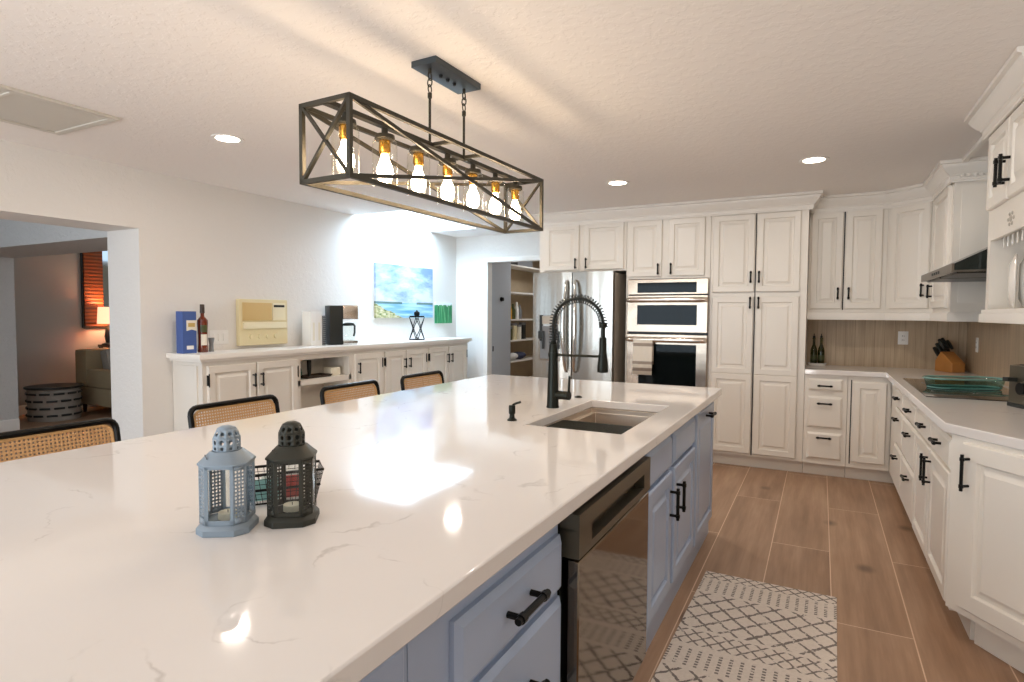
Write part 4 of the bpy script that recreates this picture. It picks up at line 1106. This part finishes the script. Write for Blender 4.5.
for k, (mt, y, h_, x0, x1, lb) in enumerate((('aqua', -.012, .058, -.078, -.012, 'aqua leaflet standing in the wire basket'), ('paper', .004, .07, -.05, .070, 'white leaflet standing upright in the wire basket'), ('red', -.010, .06, .0, .04, 'red card standing in the wire basket'))):
    m = MB(); m.box(x0, y - .002, .007, x1, y + .002, h_); m.bm.transform(Matrix.Translation((-1.150, 1.005, T)) @ Matrix.Rotation(R(52), 4, 'Z'))
    tag(m.build('leaflet', mt), lb, 'leaflet', 'papers in the wire basket')

# ------------------------------------------------------------------ cane-back counter chairs
def chair(y, label):
    t = thing('counter_chair', label, 'chair', (-2.40, y, 0), R(90), 'cane chairs along the island')
    # local: +x along the island, -y towards the island
    def frame(hw, z0, z1, yb, yt, r_):
        p = []; c = .035
        for cx, cz, a0 in ((hw - c, z0 + c, -90), (hw - c, z1 - c, 0), (-hw + c, z1 - c, 90), (-hw + c, z0 + c, 180)):
            for k in range(5):
                a = R(a0 + 22.5 * k); x, z = cx + c * math.cos(a), cz + c * math.sin(a); p.append((x, yb + (yt - yb) * (z - z0) / (z1 - z0), z))
        return p
    hw = .236; f = frame(hw, .665, .937, .06, .105, .0165)
    bk = MB().tube(f, .0125, 10, closed=True).build('back_frame', 'black', t)
    m = MB(); n = 8; p0, p1 = .665 + .022, .937 - .022
    def yy(z): return .06 + .045 * (z - .665) / .27
    zs = [p0, p1]; xs_ = [-hw + .022 + (2 * hw - .044) * k / n for k in range(n + 1)]
    m.rings([[(x, yy(z) - .002, z) for x in xs_] for z in zs], closed=False, cap=False); m.build('cane_panel', 'cane', bk)
    m = MB(); q_ = frame(hw - .017, .665 + .017, .937 - .017, yy(.682), yy(.92), .01); m.tube(q_, .0065, 6, closed=True); m.build('cane_border', 'caneborder', bk)
    m = MB(); m.box(-.225, -.40, .625, .225, .05, .655, .012); st = m.build('seat', 'black', t)
    MB().box(-.195, -.365, .652, .195, .02, .659, .003).build('cane_seat', 'caneborder', st)
    m = MB()
    for s_ in (-1, 1):
        x = s_ * .215
        m.tube([(x, .06, .69), (x, .045, .64), (x, -.02, .61), (x, -.33, .605), (x, -.385, .59), (x, -.40, .54), (x, -.40, .06), (x, -.385, .02), (x, -.34, .0125), (x, .05, .0125)], .0125, 10)
    m.tube([(-.215, .05, .0125), (.215, .05, .0125)], .0125, 10); m.tube([(-.215, -.40, .22), (.215, -.40, .22)], .011, 10)
    m.build('cantilever_frame', 'chrome', t)
    return t
c0 = chair(1.117, 'cane-back counter chair nearest the doorway, cut by the frame edge')
for y, lb in ((1.905, 'cane-back counter chair behind the pale grey lantern'), (2.695, 'cane-back counter chair in front of the open sideboard shelves'), (3.42, 'cane-back counter chair nearest the far end of the island')):
    c = copy_tree(c0); c.location = (-2.40, y, 0); c['label'] = lb

# ------------------------------------------------------------------ island pendant fixture
pf = thing('pendant_light', 'long bronze box-frame pendant with seven glowing bulbs over the island', 'pendant light', (-1.447, 2.16, 0), R(-1.8))
PX, PYl, Z0, Z1, bwid = .109, .69, 1.814, 2.068, .015
m = MB()
for sx in (-1, 1):
    for z in (Z0, Z1): m.bar((sx * PX, -PYl - bwid / 2, z), (sx * PX, PYl + bwid / 2, z), bwid)
for sy in (-1, 1):
    for z in (Z0, Z1): m.bar((-PX, sy * PYl, z), (PX, sy * PYl, z), bwid)
    for sx in (-1, 1): m.bar((sx * PX, sy * PYl, Z0), (sx * PX, sy * PYl, Z1), bwid)
m.build('box_frame', 'bronze', pf)
for sx in (-1, 1):
    m = MB(); m.bar((sx * PX, -PYl, Z0), (sx * PX, PYl, Z1), .009, .014); m.bar((sx * PX, -PYl, Z1), (sx * PX, PYl, Z0), .009, .014); m.build('cross_brace', 'bronze', pf)
for sy in (-1, 1):
    m = MB(); m.bar((-PX, sy * PYl, Z0), (PX, sy * PYl, Z1), .014, .009); m.bar((-PX, sy * PYl, Z1), (PX, sy * PYl, Z0), .014, .009); m.build('cross_brace', 'bronze', pf)
m = MB(); m.bar((0, -PYl, Z1 - .002), (0, PYl, Z1 - .002), .026, .016)
for y in (-.115, .115): m.bar((-PX, y, Z1), (PX, y, Z1), .014)
m.build('socket_rail', 'bronze', pf)
for y in (-.125, .125):
    m = MB(); m.cyl((0, y, Z1 - .01), (0, y, 2.27), .0055, seg=10); m.lathe([(.009, 2.255), (.009, 2.275)], (0, y, 0), 10)
    for k, z in enumerate((2.292, 2.318, 2.344)):
        p = [(.011 * math.cos(a) * (1 if k % 2 else 0), y + .011 * math.cos(a) * (0 if k % 2 else 1), z + .017 * math.sin(a)) for a in [2 * PI * i / 12 for i in range(12)]]
        m.tube(p, .0026, 6, closed=True)
    m.cyl((0, y, 2.355), (0, y, 2.378), .007, seg=10); m.build('hanging_rod', 'bronze', pf)
m = MB(); m.box(-.062, -.168, 2.374, .062, .168, 2.3995, .002); cn = m.build('canopy', 'canopy', pf)
for y in (-.05, 0, .05): MB().lathe([(.006, 2.363), (.009, 2.374)], (0, y, 0), 10).build('screw', 'black', cn)
for k in range(7):
    y = -.60 + k * .20
    m = MB(); m.lathe([(.006, Z1 - .008), (.012, Z1 - .012), (.012, Z1 - .03), (.036, Z1 - .036), (.038, Z1 - .05), (.034, Z1 - .056), (.001, Z1 - .056)], (0, y, 0), 20); h = m.build('lamp_holder', 'bronze', pf)
    MB().lathe([(.001, Z1 - .056), (.021, Z1 - .056), (.022, Z1 - .095), (.016, Z1 - .105), (.001, Z1 - .106)], (0, y, 0), 16).build('brass_socket', 'brass', h)
    MB().lathe([(.001, Z1 - .104), (.013, Z1 - .108), (.016, Z1 - .125), (.027, Z1 - .15), (.031, Z1 - .172), (.027, Z1 - .195), (.014, Z1 - .208), (.001, Z1 - .211)], (0, y, 0), 16).build('bulb', 'bulb', h)
    MB().lathe([(.035, Z1 - .05), (.045, Z1 - .062), (.0465, Z1 - .08), (.0465, Z1 - .222)], (0, y, 0), 24, cap=False).build('glass_shade', 'shade', h)

# ------------------------------------------------------------------ recessed lights, return-air grille
for x, y, lb in ((-3.15, 2.37, 'recessed round ceiling light nearest the air grille'), (-3.03, 4.62, 'recessed round ceiling light beside the skylight, behind the pendant'), (-1.44, 4.53, 'recessed round ceiling light in front of the refrigerator cabinets'), (-.07, 4.44, 'recessed round ceiling light above the cooktop aisle')):
    t = thing('recessed_light', lb, 'ceiling light', (x, y, CZ), 0, 'recessed ceiling lights')
    MB().lathe([(.066, -.002), (.085, -.0055), (.092, -.004), (.092, -.0003), (.066, -.0003)], seg=32, cap=False).build('trim_ring', 'plasticw', t)
    MB().lathe([(.001, -.003), (.066, -.003), (.066, -.0005)], seg=32).build('diffuser', 'lamp', t)
    area('recessed_lamp_light', (x, y, CZ - .01), (0, 0, 0), .13, .13, 7.5, WARM, 'DISK')
vg = thing('return_air_grille', 'off-white return air grille with slatted panels in the ceiling corner', 'air grille', (-3.63, 1.20, CZ))
m = MB()
for a in ((-.30, -.66, .30, -.62), (-.30, .62, .30, .66), (-.30, -.62, -.26, .62), (.26, -.62, .30, .62), (-.26, -.215, .26, -.195), (-.26, .195, .26, .215)): m.box(a[0], a[1], -.014, a[2], a[3], -.0005, .002)
m.build('frame', 'doorwhite', vg)
m = MB()
m.box(-.262, -.622, -.0022, .262, .622, -.0008)
for k in range(50):
    x = -.258 + k * .0104; m.box(x, -.62, -.009, x + .0088, .62, -.006)
m.build('slats', 'doorwhite', vg)

# ------------------------------------------------------------------ pantry shelves and what stands on them
su = thing('shelf_unit', 'white shelves along the side of the open pantry closet', 'shelf', (-4.218, 7.425, 0))
for z in (2.075, 1.685, 1.295, .995, .695, .35):
    MB().box(0, 0, z - .022, .318, 1.9, z).build('shelf_board', 'trimw', su)
def pz_(y, z): return (-4.0, y, z)
for k, (y, z, h_, r_, mt, nm, lb, ct_) in enumerate(((7.50, 1.295, .24, .035, 'yellow', 'bottle', 'yellow bottle on the pantry shelf', 'bottle'), (7.60, 1.295, .22, .04, 'olive', 'bottle', 'dark olive bottle on the pantry shelf', 'bottle'), (7.72, 1.295, .25, .035, 'plasticw', 'bottle', 'white bottle on the pantry shelf', 'bottle'), (7.82, 1.295, .21, .035, 'plastic_grey', 'bottle', 'grey bottle on the pantry shelf', 'bottle'))):
    m = MB(); m.lathe([(.001, 0), (r_, 0), (r_, h_ * .6), (r_ * .45, h_ * .78), (r_ * .4, h_), (.001, h_)], seg=16); o = m.build(nm, mt); o.location = (-3.96, y, z); tag(o, lb, ct_)
for k, (y, z, w2, h_, mt, lb) in enumerate(((7.52, .995, .05, .19, 'olive', 'dark canister at the left of the lower pantry shelf'), (7.66, .995, .055, .24, 'cream', 'cream canister on the lower pantry shelf'), (7.80, .995, .055, .22, 'label', 'pale canister on the lower pantry shelf'), (7.96, .995, .05, .25, 'plastic_black', 'black canister on the lower pantry shelf'))):
    t = thing('canister', lb, 'canister', (-3.98, y, z)); MB().lathe([(.001, 0), (w2, 0), (w2, h_ * .85), (.001, h_ * .85)], seg=18).build('body', mt, t); MB().lathe([(.001, h_ * .85), (w2 * 1.05, h_ * .85), (w2 * 1.05, h_), (.001, h_)], seg=18).build('lid', 'plastic_grey', t)
for k, (y, h0, mt, lb) in enumerate(((7.62, 0, 'linen', 'folded white linen on the pantry shelf'), (7.88, 0, 'navy', 'bundled navy cloth on the pantry shelf'))):
    m = MB(); m.ball((0, 0, .055), .1, (1.1, 1.2, .55), 14); m.ball((.02, .05, .06), .08, (1.1, 1, .6), 14); o = m.build('folded_cloth', mt); o.location = (-4.02, y, .695); tag(o, lb, 'cloth')
m = MB(); m.box(-.11, -.25, 0, .11, .25, .11, .01); o = m.build('storage_tote', 'plastic_grey'); o.location = (-4.02, 7.9, 2.075); tag(o, 'grey storage tote on the top pantry shelf', 'tote')
m = MB(); m.cyl((0, 0, 0), (.012, 0, 0), .032, seg=24); m.cyl((.012, 0, 0), (.035, 0, 0), .024, .026, 24); o = m.build('coat_hook', 'black'); o.location = (-3.8995, 7.135, 1.57); tag(o, 'round black peg on the grey pantry partition', 'hook')
m = MB(); m.box(0, -.012, -.035, .004, .012, .035, .001); o = m.build('strike_plate', 'black'); o.location = (-3.8998, 6.915, .90); tag(o, 'small black strike plate on the grey pantry side', 'latch')

# ------------------------------------------------------------------ living room seen through the doorway
mr = thing('wall_mirror', 'tall mirror in ribbed copper-brown frame on the living room wall', 'mirror', (-9.298, 4.63, 1.16))
m = MB()
for a in ((0, 0, .25, 1.5), (.85, 0, 1.10, 1.5), (.25, 0, .85, .25), (.25, 1.25, .85, 1.5)): m.box(0, a[0], a[1], .05, a[2], a[3], .01)
m.build('frame', 'mirrorframe', mr)
m = MB(); m.box(0, -.02, -.02, .03, 0, 1.52); m.box(0, 0, -.03, .03, 1.10, 0); m.build('outer_edge', 'plastic_black', mr)
MB().box(.005, .25, .25, .02, .85, 1.25).build('glass', 'mirror', mr)
so = thing('sofa', 'taupe upholstered sofa in the living room beyond the doorway', 'sofa', (-8.55, 5.07, 0), R(90))
m = MB(); m.box(-.72, -.42, .12, .9, .42, .36, .03); m.build('base', 'sofa', so)
m = MB(); m.box(-.72, .16, .36, .9, .44, .86, .06); m.build('backrest', 'sofa', so)
for x in (-.72, .74): MB().box(x, -.42, .36, x + .17, .16, .60, .05).build('armrest', 'sofa', so)
for k in range(2): MB().box(-.54 + k * .64, -.44, .36, .09 + k * .64, .16, .50, .05).build('seat_cushion', 'sofa', so)
for x in (-.64, .82):
    for y in (-.35, .36): MB().cyl((x, y, 0), (x, y, .12), .02, .03, 10).build('leg', 'darkwood', so)
m = MB(); m.box(-.20, -.07, 0, .20, .07, .36, .06); o = m.build('throw_pillow', 'drum'); o.location = (-8.60, 4.74, .507); o.rotation_euler = (R(-14), 0, R(98)); tag(o, 'taupe throw pillow leaning on the sofa', 'pillow')
cn_ = thing('console_table', 'dark narrow console table behind the taupe sofa', 'table', (-9.12, 5.15, 0))
m = MB(); m.box(-.14, -.36, .86, .12, .6, .895, .004); m.build('tabletop', 'darkwood', cn_)
for x in (-.11, .09):
    for y in (-.33, .57): MB().box(x - .02, y - .02, 0, x + .02, y + .02, .86).build('leg', 'darkwood', cn_)
tl = thing('table_lamp', 'table lamp with glowing pale shade on the console by mirror', 'lamp', (-9.1, 4.85, .896))
MB().lathe([(.001, 0), (.08, 0), (.08, .015), (.03, .03), (.045, .12), (.03, .22), (.012, .26), (.01, .33)], seg=18).build('base', 'plastic_black', tl)
MB().lathe([(.13, .30), (.115, .54), (.112, .54), (.127, .30)], seg=24, cap=False).build('lamp_shade', 'lampshade', tl)
p = bpy.data.lights.new('table_lamp_light', 'POINT'); p.energy = 10; p.color = (1, .7, .42); p.shadow_soft_size = .05
o = bpy.data.objects.new('table_lamp_light', p); COL.objects.link(o); o.location = (-9.1, 4.85, 1.33)
dt = thing('drum_table', 'round drum side table with dark top and slatted side', 'table', (-8.65, 3.95, 0))
MB().lathe([(.001, .40), (.30, .40), (.305, .405), (.305, .425), (.001, .427)], seg=32).build('tabletop', 'plastic_black', dt)
MB().lathe([(.27, 0), (.275, .02), (.275, .40)], seg=32, cap=False).build('drum', 'drum', dt)
for i in range(12):
    for j in range(4):
        m = MB(); m.M = Matrix.Rotation(2 * PI * (i + .5 * (j % 2)) / 12, 4, 'Z'); m.box(.273, -.055, .06 + j * .09, .287, .055, .085 + j * .09, .003)
        m.build('dark_slat', 'plastic_black', dt)
